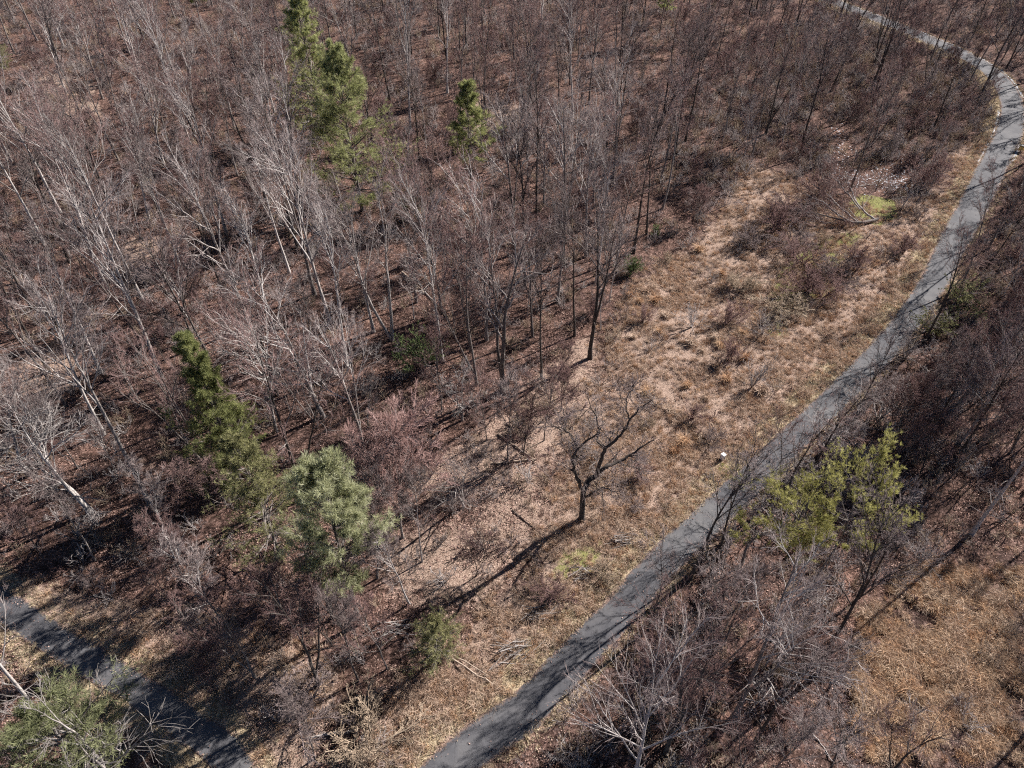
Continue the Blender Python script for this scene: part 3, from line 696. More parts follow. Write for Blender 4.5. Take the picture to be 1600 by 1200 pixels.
bush(262, 650, BUSH2, 'dim green bush in the shade left of the dark pine', .8, .5)

for p_ in [(1312, 228), (1332, 268), (1395, 262), (1362, 326), (1415, 282)]: TAKEN.append((*flat(*p_), 5.0))
# bare trees that stand out, each where it grows
ORD = ['nearest', 'second', 'third', 'fourth', 'fifth', 'sixth', 'seventh', 'eighth', 'ninth', 'tenth', 'eleventh', 'twelfth', 'thirteenth', 'fourteenth', 'fifteenth', 'sixteenth', 'seventeenth', 'eighteenth', 'nineteenth', 'twentieth']
NEAR = ['nearest'] + [q + ' nearest' for q in ORD[1:]]
def feature(px, py, parts, label, sc=1.0, rz=None, tilt=(0, 0), clear=3.2, name='bare_tree'):
    x, y = spot(px, py, clear)
    return tag(put(name, parts, ('trunk', 'crown'), x, y, random.uniform(0, 6.28) if rz is None else rz, sc, tilt), label, 'tree', 'bare trees that stand out')
WHITE1 = bare_tree(320, 25, .26, .42, 10, .30, 2, .05, bark=LIMB_WHITE, limb=BARK_PALE, twig=TWIG_GREY)
CENTRE1 = bare_tree(321, 26, .36, .34, 10, .30, 2, .05, bark=BARK_GREY, limb=BARK_PALE, twig=TWIG_GREY, wig=.09)
CENTRE2 = bare_tree(322, 25, .30, .40, 10, .28, 2, .035, bark=BARK_DARK, limb=BARK_GREY, twig=TWIG_GREY)
FANTREE = bare_tree(323, 19, .27, .26, 13, .56, 1, .04, 7, 6, 3, bark=BARK_PALE, limb=LIMB_WHITE, twig=TWIG_GREY, up=.035, a1=(35, 72), tw=1.2)
REDTREE = bare_tree(324, 12, .10, .15, 12, .50, 3, .03, 8, 7, 5, bark=BARK_GREY, limb=TWIG_GREY, twig=TWIG_RUST, up=.08, a1=(18, 42))
feature(612, 528, WHITE1, 'white-barked tall tree beside the bright green bush', 1.0, .5)
feature(583, 515, TALL[0], 'slim grey tree just left of the white-barked tree', .85)
feature(785, 608, CENTRE1, 'stout grey tree with pale upper limbs in the middle of the wood', 1.0, 1.0)
feature(922, 557, CENTRE2, 'dark twin-stemmed tall tree at the edge of the meadow', 1.0, 2.0)
feature(846, 588, TALL[4], 'dark straight thin tree between the stout grey and the dark twin-stemmed tree', .85, .8)
feature(876, 642, YOUNG[2], 'crooked dark young tree below the dark twin-stemmed tree', .9)
feature(505, 650, FANTREE, 'spreading tree with a wide fan of white limbs above the dark pine', 1.05, 2.4)
feature(630, 842, REDTREE, 'fan-shaped tree with rusty red twigs beside the pale round pine', 1.4, .3)
feature(640, 945, YOUNG[1], 'thin leaning tree with pale stem in the sunny leaf glade', 1.0, .3, (.06, -.10))
feature(725, 795, DEAD[1], 'small dead tree with a dark stem and crown of pale gnarled limbs in the glade', .62, .4)
feature(722, 657, DEAD[0], 'broken pale dead tree in front of the stout grey tree', .5, 1.4)
feature(793, 726, YOUNG[3], 'straight dark thin tree behind the crossed fallen poles', .9)
feature(818, 715, YOUNG[2], 'short dark tree beside the crossed fallen poles', 1.0)
feature(735, 545, TALL[2], 'slim tree with dark stem left of the stout grey tree', .85)
feature(575, 665, SHRUB[1] and DEAD[1], 'bundle of stiff grey dead stems left of the sunny glade', (.35, .35, .6), 2)
feature(140, 800, DEAD[0], 'gnarled tree with tangled white limbs in the left woods', .9, .2)
feature(45, 740, DEAD[1], 'white-limbed gnarled tree at the left edge above the side road', .95, 1.9)
feature(330, 742, TALL[5], 'leaning grey tree close to the dark cone-shaped pine', .9, 1.0, (0, -.05))
feature(200, 1250, DEAD[0], 'bare white-limbed tree in front of pale pine by the side road', .9, 3.3)
feature(520, 968, TALL[1], 'grey tree with pale stems leaning beside the pale round pine', .55, 3.3)
feature(500, 1075, TALL[7], 'ragged grey tree casting long shadows on the side road', .75, .3)
feature(400, 1062, TALL[5], 'short dark tree by the grassy verge of the side road', .62, 1.3)
feature(290, 905, SHRUB[0] and YOUNG[4], 'low bushy-topped tree in the grass above the side road', 1.0)
feature(1272, 1058, TALL[4], 'dark crooked trunk rising at the edge of the straw field', .95, 1.2, (.03, .05))
feature(1142, 1128, TALL[1], 'dark forked trunk beside the road in the dense brush', .9, 2.2)
feature(1520, 832, TALL[6], 'lone straight tree casting a long shadow across the straw field', .9, 2.2)
feature(1345, 930, TALL[4], 'dark thin trunk between scrub pine and straw field', .6, 2)
feature(1060, 1150, TALL[5], 'three-stemmed tree in the brush close to the road', .65, 2)
feature(1385, 1215, TALL[7], 'crooked tree at the lower edge of the straw field', .5, 2)
feature(700, 115, TALL[4], 'thick dark trunk near the top of the woods', 1.1, 2)
for k, (px, py, lab) in enumerate([(1500, 690, 'pale forked tree in the brush above the straw field'), (1440, 640, 'bushy grey tree in the brush behind the yellow-green pine'),
        (1390, 690, 'spreading grey-limbed tree beside the yellow-green pine'), (1560, 560, 'grey tree on the bank above the bend of the road'),
        (1590, 640, 'dark trunk leaning at the right edge of the brush')]):
    feature(px, py, [TALL[3], YOUNG[1], YOUNG[4], TALL[0], TALL[7]][k], lab, [.6, .8, 1.1, .7, .8][k])

MEADOW_SHRUBS = [(1250, 415, 2, .9, 'red-brown shrub mound at the middle of the green hollow'), (1232, 385, 1, 1.0, 'grey shrub mound between the upper meadow and the green hollow'), (1285, 462, 2, .8, 'red-brown shrub nearest the road in the green hollow'), (1180, 392, 1, 1.1, 'grey rounded leafless shrub at the upper edge of the meadow'), (1210, 365, 0, 1.2, 'large red-brown shrub mound above the meadow'),
    (1238, 345, 1, 1.2, 'grey shrub mound left of the fallen tree'), (1262, 455, 0, 1.1, 'red-brown shrub mound in the green hollow'), (1300, 440, 1, 1.15, 'grey shrub mound at the road side of the green hollow'),
    (1225, 490, 3, 1.2, 'low tan shrub in the lower end of the green hollow'), (1335, 425, 0, .9, 'small red-brown shrub between green hollow and road'), (1155, 455, 3, 1.0, 'low tan shrub in the upper meadow'),
    (1410, 395, 0, .8, 'small rusty shrub beside the road bank'), (1440, 285, 0, 1.1, 'red-brown shrub between frosty hollow and road'), (1105, 330, 1, 1.1, 'grey shrub under trees at the top of the meadow'),
    (940, 900, 3, .6, 'little tan shrub by the grey brush heap'), (870, 935, 0, .6, 'little red-brown shrub above the largest brush heap'), (575, 1165, 3, 1.3, 'round tan shrub on the grass between the two roads'),
    (470, 1120, 1, 1.0, 'grey shrub on the verge between the roads'), (1135, 505, 0, .7, 'small red-brown shrub in the middle meadow')]
for k, (px, py, kd, sc, lab) in enumerate(MEADOW_SHRUBS):
    x, y = spot(px, py, 1.5); tag(put('bare_shrub', SHRUB[kd], ('stems', 'crown'), x, y, k * 1.3, (sc * 1.8, sc * 1.8, sc * 1.1)), lab, 'shrub', 'leafless shrubs')

BANK = sorted([(1246, 742), (1282, 706), (1312, 672), (1348, 640), (1380, 606), (1300, 730), (1340, 690), (1375, 650), (1265, 775), (1225, 770), (1415, 560), (1440, 520), (1180, 812), (1140, 850)], key=lambda q: -q[1])
for k, (px, py) in enumerate(BANK):
    x, y = spot(px, py, 1.2); sc = 1.0 + .25 * ((k * 7) % 4) / 3
    tag(put('bare_shrub', SHRUB[[4, 5, 1][k % 3]], ('stems', 'crown'), x, y, k * 1.7, (sc * 1.25, sc * 1.25, sc)), f"{['tall pale grey', 'sprawling pale grey', 'grey-brown'][k % 3]} shrub in the roadside bank thicket, {ORD[k] if k else 'first'} going up the road", 'shrub', 'leafless shrubs')

# the black twisted oak in the sunny glade: limbs drawn from its own outline
def twisted_oak():
    bx, by, bz = at(908, 812)
    def pt(px, py, dy):          # a point of the tree standing dy metres behind its base
        Y = by + dy
        dx = (px - 800) / FPX; dv = -(py - 600) / FPX
        t = Y / (math.cos(PITCH) + dv * math.sin(PITCH))
        return np.array([t * dx, Y, CAMH + t * (-math.sin(PITCH) + dv * math.cos(PITCH))]) - np.array([bx, by, bz])
    limbs = [([(908, 818, 0), (910, 790, 0), (911, 770, 0.2), (918, 752, .3)], .34, .27),
             ([(918, 752, .3), (932, 742, .6), (948, 728, 1.0), (965, 722, 1.6), (985, 712, 2.0), (1000, 700, 2.3), (1022, 688, 2.7)], .21, .04),
             ([(932, 742, .6), (938, 722, .2), (945, 700, -.2), (962, 688, -.5), (975, 675, -.7), (985, 655, -1.0), (998, 640, -1.0), (1020, 625, -1.2)], .17, .03),
             ([(918, 752, .3), (912, 768, -.8), (903, 752, -1.3), (897, 735, -1.7), (895, 715, -2.0), (902, 700, -2.2), (925, 684, -2.0), (940, 676, -1.9)], .18, .05),
             ([(902, 700, -2.2), (893, 680, -2.6), (880, 670, -3.0), (868, 668, -3.2)], .09, .025),
             ([(945, 700, -.2), (932, 690, 1.0), (935, 672, 1.8), (932, 650, 2.4), (925, 640, 2.8), (918, 622, 3.2)], .09, .02),
             ([(910, 780, 0), (925, 770, -1.0), (940, 762, -1.6), (952, 764, -2.1), (965, 772, -2.6)], .11, .03),
             ([(985, 655, -1.0), (978, 640, -1.6), (980, 620, -2.0), (990, 602, -2.2)], .06, .02),
             ([(965, 722, 1.6), (985, 728, 2.2), (1005, 735, 2.8)], .06, .02)]
    r = np.random.default_rng(5); tr = Build(); cr = Build()
    for k, (ps, r0, r1) in enumerate(limbs):
        Q = np.array([pt(*p) for p in ps])
        if k == 0: Q[0, 2] = -.3
        s = np.linspace(0, 1, len(Q)); u = np.linspace(0, 1, 3 * len(Q))
        Q = np.stack([np.interp(u, s, Q[:, c]) for c in range(3)], 1) + (r.normal(0, .05, (len(u), 3)) if k else 0)
        P = Q[None]; R = np.linspace(r0, r1, len(u))[None] * (1.0 if k == 0 else 1.35)
        if k == 0: R[:, 0] *= 1.5
        (tr if k == 0 else cr).add(*tubes(P, R, 7), 0)
        if k:
            Ln = np.linalg.norm(np.diff(Q, axis=0), axis=1).sum()
            st, d, L, rad, t = children(r, P, R, 16, .25, 1.0, 35, 80, np.array([2.8]), .4)
            B1 = grow(r, st, d, L, np.maximum(rad, .032), np.full(len(st), .018), 5, .28, .04); cr.add(*tubes(B1[0], B1[1], 4), 0)
            st, d, L2, rad, t = children(r, B1[0], B1[1], 7, .2, 1, 30, 70, L * .55, .6)
            B2 = grow(r, st, d, L2, np.maximum(rad, .018), np.full(len(st), .012), 3, .25, .04); cr.add(*tubes(B2[0], B2[1], 3), 1)
            st, d, L3, rad, t = children(r, B2[0], B2[1], 3, .2, 1, 30, 70, L2 * .6, .6)
            B3 = grow(r, st, d, L3, np.full(len(st), .012), np.full(len(st), .008), 2, .25, .03); cr.add(*tubes(B3[0], B3[1], 3), 1)
    TAKEN.append((bx, by, 6))
    e = put('bare_tree', (tr.mesh('trunk', [BARK_DARK]), cr.mesh('crown', [BARK_DARK, TWIG_GREY])), ('trunk', 'crown'), bx, by)
    tag(e, 'black twisted wide-limbed tree at the roadside edge of the sunny glade', 'tree', 'bare trees that stand out')
twisted_oak()

# ------------------------------------------------------------------ the woods: every other bare tree
LANDMARKS = [((506, 212), 'the tall narrow pine'), ((738, 312), 'the small lone pine'), ((392, 775), 'the dark cone-shaped pine'), ((592, 972), 'the pale round pine'),
             ((908, 812), 'the black twisted tree'), ((1350, 350), 'the fallen tree'), ((612, 528), 'the white-barked tree'), ((922, 557), 'the dark twin-stemmed tree'),
             ((500, 668), 'the white fan-limbed tree'), ((140, 800), 'the gnarled white-limbed tree'), ((1262, 962), 'the yellow-green scrub pine'), ((1520, 832), 'the lone field tree'),
             ((1578, 190), 'the road bend'), ((1330, 255), 'the frosty hollow'), ((985, 428), 'the green meadow bush'), ((1500, 478), 'the long green bush'),
             ((318, 55), 'the top edge pine'), ((1030, 60), 'the far small pine'), ((150, 1035), 'the side road'), ((700, 115), 'the thick far trunk'),
             ((1390, 40), "the road's far end"), ((10, 108), 'the far left cedar'), ((1142, 1128), 'the forked roadside trunk'), ((30, 470), 'the left woods edge'),
             ((230, 330), 'the sunlit woodland patch'), ((1180, 140), 'the road bend scrub')]
LMXY = [(flat(*p), n) for p, n in LANDMARKS]
LABEL_USE = {}
def where(x, y, lead):
    """names a tree by the landmark it stands next to, the side it stands on and its turn going outward"""
    (lx, ly), nm = min(LMXY, key=lambda q: math.hypot((q[0][0] - x) * 1.0, (q[0][1] - y) * .8))
    dx, dy = x - lx, y - ly
    side = 'behind' if dy > abs(dx) else 'in front of' if -dy > abs(dx) else ('right of' if dx > 0 else 'left of')
    return (lead, side, nm, math.hypot(dx, dy))

def density_keep(x, y, need, r):
    return r.random(len(x)) < need

def woods(N, seed, mask, gap, grow_gap=.0):
    """spots in the woods, at least gap metres apart, thinned by the mask"""
    r = np.random.default_rng(seed)
    X = r.uniform(-175, 185, N); Y = r.uniform(14, 262, N)
    px, py = topx(X, Y)
    ok = (px > -40) & (px < 1700) & (py < 1290) & (grid_at(DROAD, X, Y) > 2.6) & (r.random(N) < grid_at(mask, X, Y))
    out = []
    cell = {}
    for x, y in zip(X[ok], Y[ok]):
        g = gap * (1 + grow_gap * max(0, y - 60) / 100)
        if any((x - a) ** 2 + (y - b) ** 2 < max(c, g * .8) ** 2 for a, b, c in TAKEN): continue
        if any((x - a) ** 2 + (y - b) ** 2 < g * g for a, b in out): continue
        out.append((x, y))
    return out

THICKET = [(440, 985), (560, 1065), (605, 1045), (520, 1010), (760, 690), (690, 640), (850, 690), (745, 900), (590, 905), (660, 880), (1425, 660), (1462, 620), (1495, 580), (1525, 545), (1445, 690), (1480, 660), (1520, 620), (1440, 735), (1550, 560), (1570, 600), (1580, 520), (1400, 735), (1130, 1010), (1190, 1050), (1090, 1085), (1230, 1075), (1040, 1110), (1000, 1160)]
THICKET_TALL = [(690, 560), (760, 525), (832, 520), (872, 470), (898, 520), (765, 470), (820, 445), (690, 485), (650, 470), (880, 410), (932, 440), (962, 415), (990, 395), (745, 600), (1010, 365), (915, 400), (1078, 905), (1122, 872), (1218, 792), (1012, 985), (1262, 745), (1330, 668), (1445, 535), (1500, 450), (1440, 690), (1490, 640), (1530, 600), (1560, 560), (1500, 710), (1580, 640), (1100, 1050), (1040, 1180), (1180, 1160), (1600, 490), (1625, 430), (1650, 380),
                (1690, 770), (1730, 850), (1700, 960), (1660, 1080), (1760, 1000), (1640, 620), (1660, 680)]
def thicket_spots(L):
    out = []
    for p in L:
        x, y = flat(*p); out.append((float(x), float(y))); TAKEN.append((x, y, 1.0))
    return out
t_young = thicket_spots(THICKET); t_tall = thicket_spots(THICKET_TALL)
D_GLADE = zone([(540, 760), (690, 640), (900, 500), (960, 620), (870, 780), (840, 920), (760, 1000), (660, 1010), (600, 950)], k=3)
D_OPENMID = zone([(600, 560), (760, 420), (960, 400), (960, 560), (760, 660), (600, 700)], k=3)
D_SIDE = zone([(0, 800), (300, 800), (420, 880), (560, 1000), (560, 1230), (420, 1230), (0, 925)], k=2)
D_STRIP = zone([(640, 1260), (760, 1090), (900, 1010), (1000, 960), (1030, 1010), (960, 1130), (900, 1260)], k=2)
TALLMASK = np.clip(1.0 - D_STRIP * 2 - M_MEADOW * 2 - M_FIELD * 2 - M_SCRUB * .78 - M_RWOOD * .3 - D_GLADE * 1.5 - D_OPENMID * .35 - D_SIDE * .75 - zone(*Z_PATCHES, k=2) * .8, 0, 1)
TALLMASK *= np.clip(.05 + 1.5 * vnoise(gx / 17, gy / 17, 44), 0, 1)
spots_tall = woods(14000, 11, TALLMASK, 6.2, .5)
YMASK = np.clip(1.0 - M_MEADOW * 1.6 - M_FIELD * 1.6 - D_GLADE * .9 - D_OPENMID * .35 - D_STRIP * 2, 0, 1) * np.clip(-.1 + 1.3 * vnoise(gx / 13, gy / 13, 45), 0, 1) + M_RWOOD * np.clip(.8 - D_STRIP * 1.5, 0, 1) + M_SCRUB * .25
for x, y in spots_tall: TAKEN.append((x, y, 1.5))
spots_young = woods(12000, 12, YMASK, 4.2, .6)
for x, y in spots_young: TAKEN.append((x, y, 1.0))
SMASK = np.clip(.45 + M_RWOOD * 1.2 + M_SCRUB * .9 + M_FAR * .4 - M_MEADOW * .32 - M_FIELD * .38 - D_GLADE * .35 - D_STRIP * 1.4, 0, 1)
spots_shrub = woods(9000, 13, SMASK, 3.6, .6)
def biggest(sp, n):
    return sorted(sp, key=lambda q: q[0] ** 2 + q[1] ** 2 + CAMH ** 2)
spots_tall = biggest(spots_tall, 0); spots_young = biggest(spots_young, 0); spots_shrub = biggest(spots_shrub, 0)
NT, NY, NS = 285, 290, 290
spots_tall = t_tall + spots_tall; spots_young = t_young + spots_young; N_BANK = 0
rest = spots_tall[NT:]; resty = spots_young[NY:] + spots_shrub[NS:]
rr = np.random.default_rng(77)
named = []
def wood_tree(kind, x, y):
    if kind == 'tall':
        k = int(rr.choice([0, 1, 3, 6, 8, 9, 2, 5, 2, 6, 4, 7] if topx(x, y)[0] < 560 else [2, 4, 5, 7, 4] if topx(x, y)[0] > 980 else [0, 1, 2, 4, 5, 7, 1, 9, 4, 2])); s = rr.uniform(.8, 1.12) * (.8 if topx(x, y)[0] > 1000 and topx(x, y)[1] > 420 else 1); e = put('bare_tree', TALL[k], ('trunk', 'crown'), x, y, rr.uniform(0, 6.28), (s, s, s * rr.uniform(.95, 1.08)), (rr.normal(0, .035), rr.normal(0, .035)))  # sun and backlight put into bark tone: more pale kinds left, darker ones right
        lead = f'{TALL_TONE[k]} {TALL_FORM[k]} bare tree'; tag(e, None, 'tree', 'tall bare trees of the wood')
    elif kind == 'young':
        k = int(rr.integers(len(YOUNG))); s = rr.uniform(.6, 1.05); e = put('young_tree', YOUNG[k], ('trunk', 'crown'), x, y, rr.uniform(0, 6.28), s, (rr.normal(0, .06), rr.normal(0, .06)))
        lead = f'{YOUNG_TONE[k]} {YOUNG_FORM[k]} young tree'; tag(e, None, 'young tree', 'young bare trees of the wood')
    else:
        k = int(rr.choice([4, 5, 4, 5, 1, 0] if grid_at(M_RWOOD, x, y) > .4 else [0, 1, 2, 3, 0, 1, 4])); s = rr.uniform(.5, 1.0); e = put('bare_shrub', SHRUB[k], ('stems', 'crown'), x, y, rr.uniform(0, 6.28), (s, s, s * rr.uniform(.7, 1)))
        lead = f'{SHRUB_TONE[k]} leafless shrub'; tag(e, None, 'shrub', 'leafless shrubs')
    named.append((e, where(x, y, lead)))
for x, y in spots_tall[:NT]: wood_tree('tall', x, y)
for x, y in spots_young[:NY]: wood_tree('young', x, y)
for x, y in spots_shrub[:NS]: wood_tree('shrub', x, y)
by = {}
for e, (lead, side, nm, d) in named: by.setdefault((lead, side, nm), []).append((d, e))
for (lead, side, nm), v in by.items():
    v.sort(key=lambda q: q[0])
    for k, (d, e) in enumerate(v):
        e['label'] = f'{lead} {side} {nm}' if len(v) == 1 else f'{lead} {side} {nm}, {NEAR[k]} to it'
# what is left of the wood, too far off to tell one tree from the next
if rest:
    R_ = np.array(rest); scatter('distant_woods', R_[:, 0], R_[:, 1], [joined(a, b) for a, b in (TALL[2], TALL[4], TALL[1])], .75, 1.0, 'far part of the leafless wood along the top edge', 'woods', .03)
if resty:
    R_ = np.array(resty); scatter('distant_brushwood', R_[:, 0], R_[:, 1], [joined(*YOUNG[0]), joined(*SHRUB[0]), joined(*SHRUB[1])], .6, 1.0, 'far low brushwood between the trees along the top edge', 'brushwood', .04)

# ------------------------------------------------------------------ fallen wood
def tube_mesh(name, paths, mats, sides=7, caps=True):
    b = Build()
    for P, R, mi in paths:
        P = np.array(P, float); V, F = tubes(P[None], np.array(R, float)[None], sides); b.add(V, F, mi)
        if caps:
            n = len(P) * sides
            for ring in (np.arange(sides), np.arange(n - sides, n)):
                c = V[ring].mean(0)[None]; VV = np.concatenate([V[ring], c]); k = np.arange(sides)
                b.add(VV, np.stack([k, np.roll(k, -1), np.full(sides, sides)], 1), mi)
    return b.mesh(name, mats)

def fallen_log(p0, p1, r, label, mat=LOG_PALE, lift=.0, snags=3, seed=0, group='fallen logs and poles'):
    q = np.random.default_rng(seed); x0, y0, z0 = at(*p0); x1, y1, z1 = at(*p1)
    u = np.linspace(0, 1, 9); P = np.stack([x0 + (x1 - x0) * u, y0 + (y1 - y0) * u, z0 + (z1 - z0) * u + r * .8 + lift * u], 1)
    P[1:-1] += q.normal(0, .05, (7, 3)); P -= [x0, y0, z0]
    e = bpy.data.objects.new('fallen_log', None); C.objects.link(e); e.location = (x0, y0, z0)
    link('log', tube_mesh('log', [(P, np.linspace(r, r * .6, 9), 0)], [mat]), e)
    for k in range(snags):
        i = q.integers(3, 8); d = unit(q.normal(0, 1, 3) + [0, 0, .4]); L = q.uniform(.5, 1.4)
        link('snag', tube_mesh('snag', [(np.stack([P[i], P[i] + d * L * .5, P[i] + d * L + q.normal(0, .1, 3)]), [r * .35, r * .25, .012], 0)], [mat], 5), e)
    tag(e, label, 'log', group)
fallen_log((628, 424), (666, 458), .20, 'pale peeled log lying on red leaves above the white-barked tree', seed=1)
fallen_log((666, 458), (704, 500), .10, 'thin dark pole lying below the pale peeled log', BARK_DARK, seed=2)
fallen_log((768, 728), (838, 722), .13, 'pale pole lying flat in the glade, crossed by another', seed=3)
fallen_log((778, 680), (836, 724), .14, 'slanting pale trunk lying across the flat pole in the glade', seed=4)
fallen_log((742, 752), (795, 722), .12, 'dark pole lying below the crossed poles', BARK_DARK, seed=5)
fallen_log((694, 1022), (782, 1078), .09, 'long pale pole lying by the cedar, nearer the road', LOG_PALE, seed=6)
fallen_log((696, 1016), (775, 1060), .07, 'long thin pole lying by the cedar, farther from the road', LOG_PALE, seed=7)
fallen_log((555, 1142), (482, 1158), .16, 'pale log lying on grass between the two roads', BARK_PALE, .3, 5, seed=8)
fallen_log((1372, 278), (1316, 290), .09, 'pale branch lying by the frosty hollow', LIMB_WHITE, seed=9)
fallen_log((1466, 298), (1440, 330), .06, 'thin bleached branch lying beside the road shoulder', LIMB_WHITE, seed=10)
fallen_log((1444, 360), (1424, 404), .06, 'thin bleached branch lying in the rusty brush above the road', LIMB_WHITE, seed=11)
fallen_log((1210, 1165), (1160, 1205), .14, 'split pale log lying in the brush at the lower edge', LOG_PALE, seed=12)
fallen_log((958, 541), (866, 542), .05, 'thin dark fallen pole behind the dark twin-stemmed tree', BARK_GREY, seed=13)
fallen_log((1262, 1140), (1300, 1195), .07, 'thin grey pole lying between brush and straw field', BARK_PALE, seed=14)
fallen_log((800, 800), (860, 850), .07, 'dark crooked branch lying left of the black twisted tree', BARK_DARK, .1, 6, seed=15)

def fallen_tree():
    bx, by, bz = at(1370, 350); r = np.random.default_rng(9)
    t = Build(); c = Build()
    def G(px, py, z): x, y, q = at(px, py); return np.array([x - bx, y - by, q - bz + z])
    mains = [([G(1370, 346, .35), G(1352, 352, .5), G(1335, 357, .7), G(1305, 356, 1.2), G(1268, 352, 2.0)], .34, .08),
             ([G(1366, 348, .4), G(1350, 340, .9), G(1335, 328, 1.6), G(1322, 312, 2.6), G(1310, 300, 3.4)], .20, .05),
             ([G(1338, 356, .7), G(1315, 343, 1.4), G(1290, 330, 2.6), G(1260, 318, 3.4)], .18, .05),
             ([G(1330, 357, .7), G(1300, 348, 1.6), G(1275, 338, 2.6), G(1245, 330, 3.0)], .16, .04),
             ([G(1340, 336, 1.2), G(1322, 325, 2.4), G(1300, 308, 3.2), G(1285, 300, 3.8)], .12, .04)]
    for k, (Q, r0, r1) in enumerate(mains):
        Q = np.array(Q); s = np.linspace(0, 1, len(Q)); u = np.linspace(0, 1, 12); P = np.stack([np.interp(u, s, Q[:, i]) for i in range(3)], 1)
        P[1:] += r.normal(0, .06, (11, 3)); R = np.linspace(r0, r1, 12) * 1.05
        (t if k == 0 else c).add(*tubes(P[None], R[None], 7), 0)
        st, d, L, rad, tt = children(r, P[None], R[None], 16, .3, 1, 20, 55, np.array([5.2]), .4)
        B1 = grow(r, st, d, L, np.maximum(rad, .03), np.full(len(st), .014), 5, .1, .03); c.add(*tubes(B1[0], B1[1], 4), 0)
        st, d, L2, rad, tt = children(r, B1[0], B1[1], 8, .2, 1, 20, 50, L * .55, .6)
        B2 = grow(r, st, d, L2, np.maximum(rad, .015), np.full(len(st), .009), 3, .12, .03); c.add(*tubes(B2[0], B2[1], 3), 1)
        st, d, L3, rad, tt = children(r, B2[0], B2[1], 6, .1, 1, 20, 50, L2 * .6, .6)
        B3 = grow(r, st, d, L3, np.full(len(st), .018), np.full(len(st), .011), 2, .12, .02); c.add(*tubes(B3[0], B3[1], 3), 1)
    e = put('fallen_tree', (t.mesh('trunk', [BARK_GREY]), c.mesh('crown', [BARK_PALE, TWIG_RED])), ('trunk', 'crown'), bx, by)
    tag(e, 'toppled tree with grey trunk and a fan of reddish twigs beside the mossy patch', 'fallen tree')
fallen_tree()

def brush_pile(px, py, n, rad, label, seed, mats=(BARK_PALE, BARK_GREY)):
    r = np.random.default_rng(seed); x, y, z = at(px, py); e = bpy.data.objects.new('brush_pile', None); C.objects.link(e); e.location = (x, y, z)
    for k in range(n):
        a = r.uniform(-.5, .9); L = r.uniform(.8, 2.4) * rad; c = np.array([r.normal(0, rad * .45), r.normal(0, rad * .3), r.uniform(.08, .55)])
        d = np.array([math.cos(a), math.sin(a), r.normal(0, .22)]) * L / 2
        q = float(hgt(x + c[0], y + c[1])) - z
        P = np.stack([c - d, c + r.normal(0, .08, 3), c + d]); P[:, 2] = np.maximum(P[:, 2], .04) + q
        link('branch', tube_mesh('branch', [(P, [.05, .035, .015], 0)], [mats[k % len(mats)]], 5), e)
    tag(e, label, 'brush pile', 'brush piles in the roadside grass')
brush_pile(975, 845, 16, 1.5, 'heap of grey cut branches in grass behind the black twisted tree', 1)
brush_pile(912, 892, 16, 1.4, 'heap of grey cut branches near the mossy road edge', 2)
brush_pile(805, 1015, 24, 1.9, 'largest heap of pale cut branches between cedar and road', 3)
brush_pile(845, 960, 12, 1.4, 'loose scatter of thin pale branches just above the largest brush heap', 4)
brush_pile(620, 985, 18, 1.6, 'heap of whitish drooping branches left of the cedar', 5, (LIMB_WHITE, BARK_PALE))
brush_pile(1215, 470, 10, 1.6, 'few pale sticks lying in the green hollow below the meadow scrub', 6)

# tall straw tufts standing in the meadow
TUFT = [grass_clump(80 + k, 130, 1.3, .4, .02, [GRASS_RUST, GRASS_TAN][k % 2], .16) for k in range(4)]
tuft_px = [(1000, 470), (1012, 455), (985, 462), (1022, 448), (1030, 518), (1042, 492), (1128, 430), (1080, 535), (1055, 705), (1098, 680), (1068, 690), (990, 525), (1150, 545), (1120, 570), (1165, 560), (1098, 545),
           (1092, 392), (1120, 528), (1136, 592), (1045, 640), (1010, 610), (1190, 610), (1025, 470), (968, 478), (1075, 600), (1105, 620), (1160, 520), (1062, 452), (1125, 540), (1140, 560)]
rt = np.random.default_rng(3); tl = []
for k, (px, py) in enumerate(tuft_px):
    x, y, z = at(px, py); o = link('straw_tuft', TUFT[k % 4], None, (x, y, z), rt.uniform(0, 6.28), rt.uniform(1.0, 1.7))
    nm, lm = min(((math.hypot(px - a, py - b), n) for (a, b), n in [((985, 428), 'the green meadow bush'), ((922, 557), 'the dark twin-stemmed tree'), ((1128, 716), 'the white roadside box'), ((1200, 470), 'the green hollow'), ((1110, 580), 'the middle of the meadow')]))
    tl.append((lm, nm, o, ['rusty', 'pale'][k % 2])); tag(o, None, 'grass tuft', 'straw tufts standing in the meadow')
tb = {}
for lm, d, o, c in sorted(tl, key=lambda q: q[1]): tb.setdefault((lm, c), []).append(o)
for (lm, c), v in tb.items():
    for k, o in enumerate(v): o['label'] = f'{c} straw tuft by {lm}, {NEAR[k]} to it'
rf = np.random.default_rng(8)
fx = [(rf.uniform(1330, 1600), rf.uniform(880, 1190)) for _ in range(2200)]
X = []; Y = []
for px, py in fx:
    if inside(Z_FIELD, np.array([px]), np.array([py]))[0] and vnoise(px / 40, py / 28, 61) * .6 + vnoise(px / 13, py / 10, 62) * .4 > rf.uniform(.42, .62): a, b, _ = at(px, py); X.append(a); Y.append(b)
scatter('field_tussocks', np.array(X), np.array(Y), [grass_clump(90 + k, 120, .85, .38, .011, [GRASS_STRAW, GRASS_TAN, GRASS_RUST][k], .2) for k in range(3)], .7, 1.9, 'wind-flattened golden tussocks of the straw field', 'tussock grass')

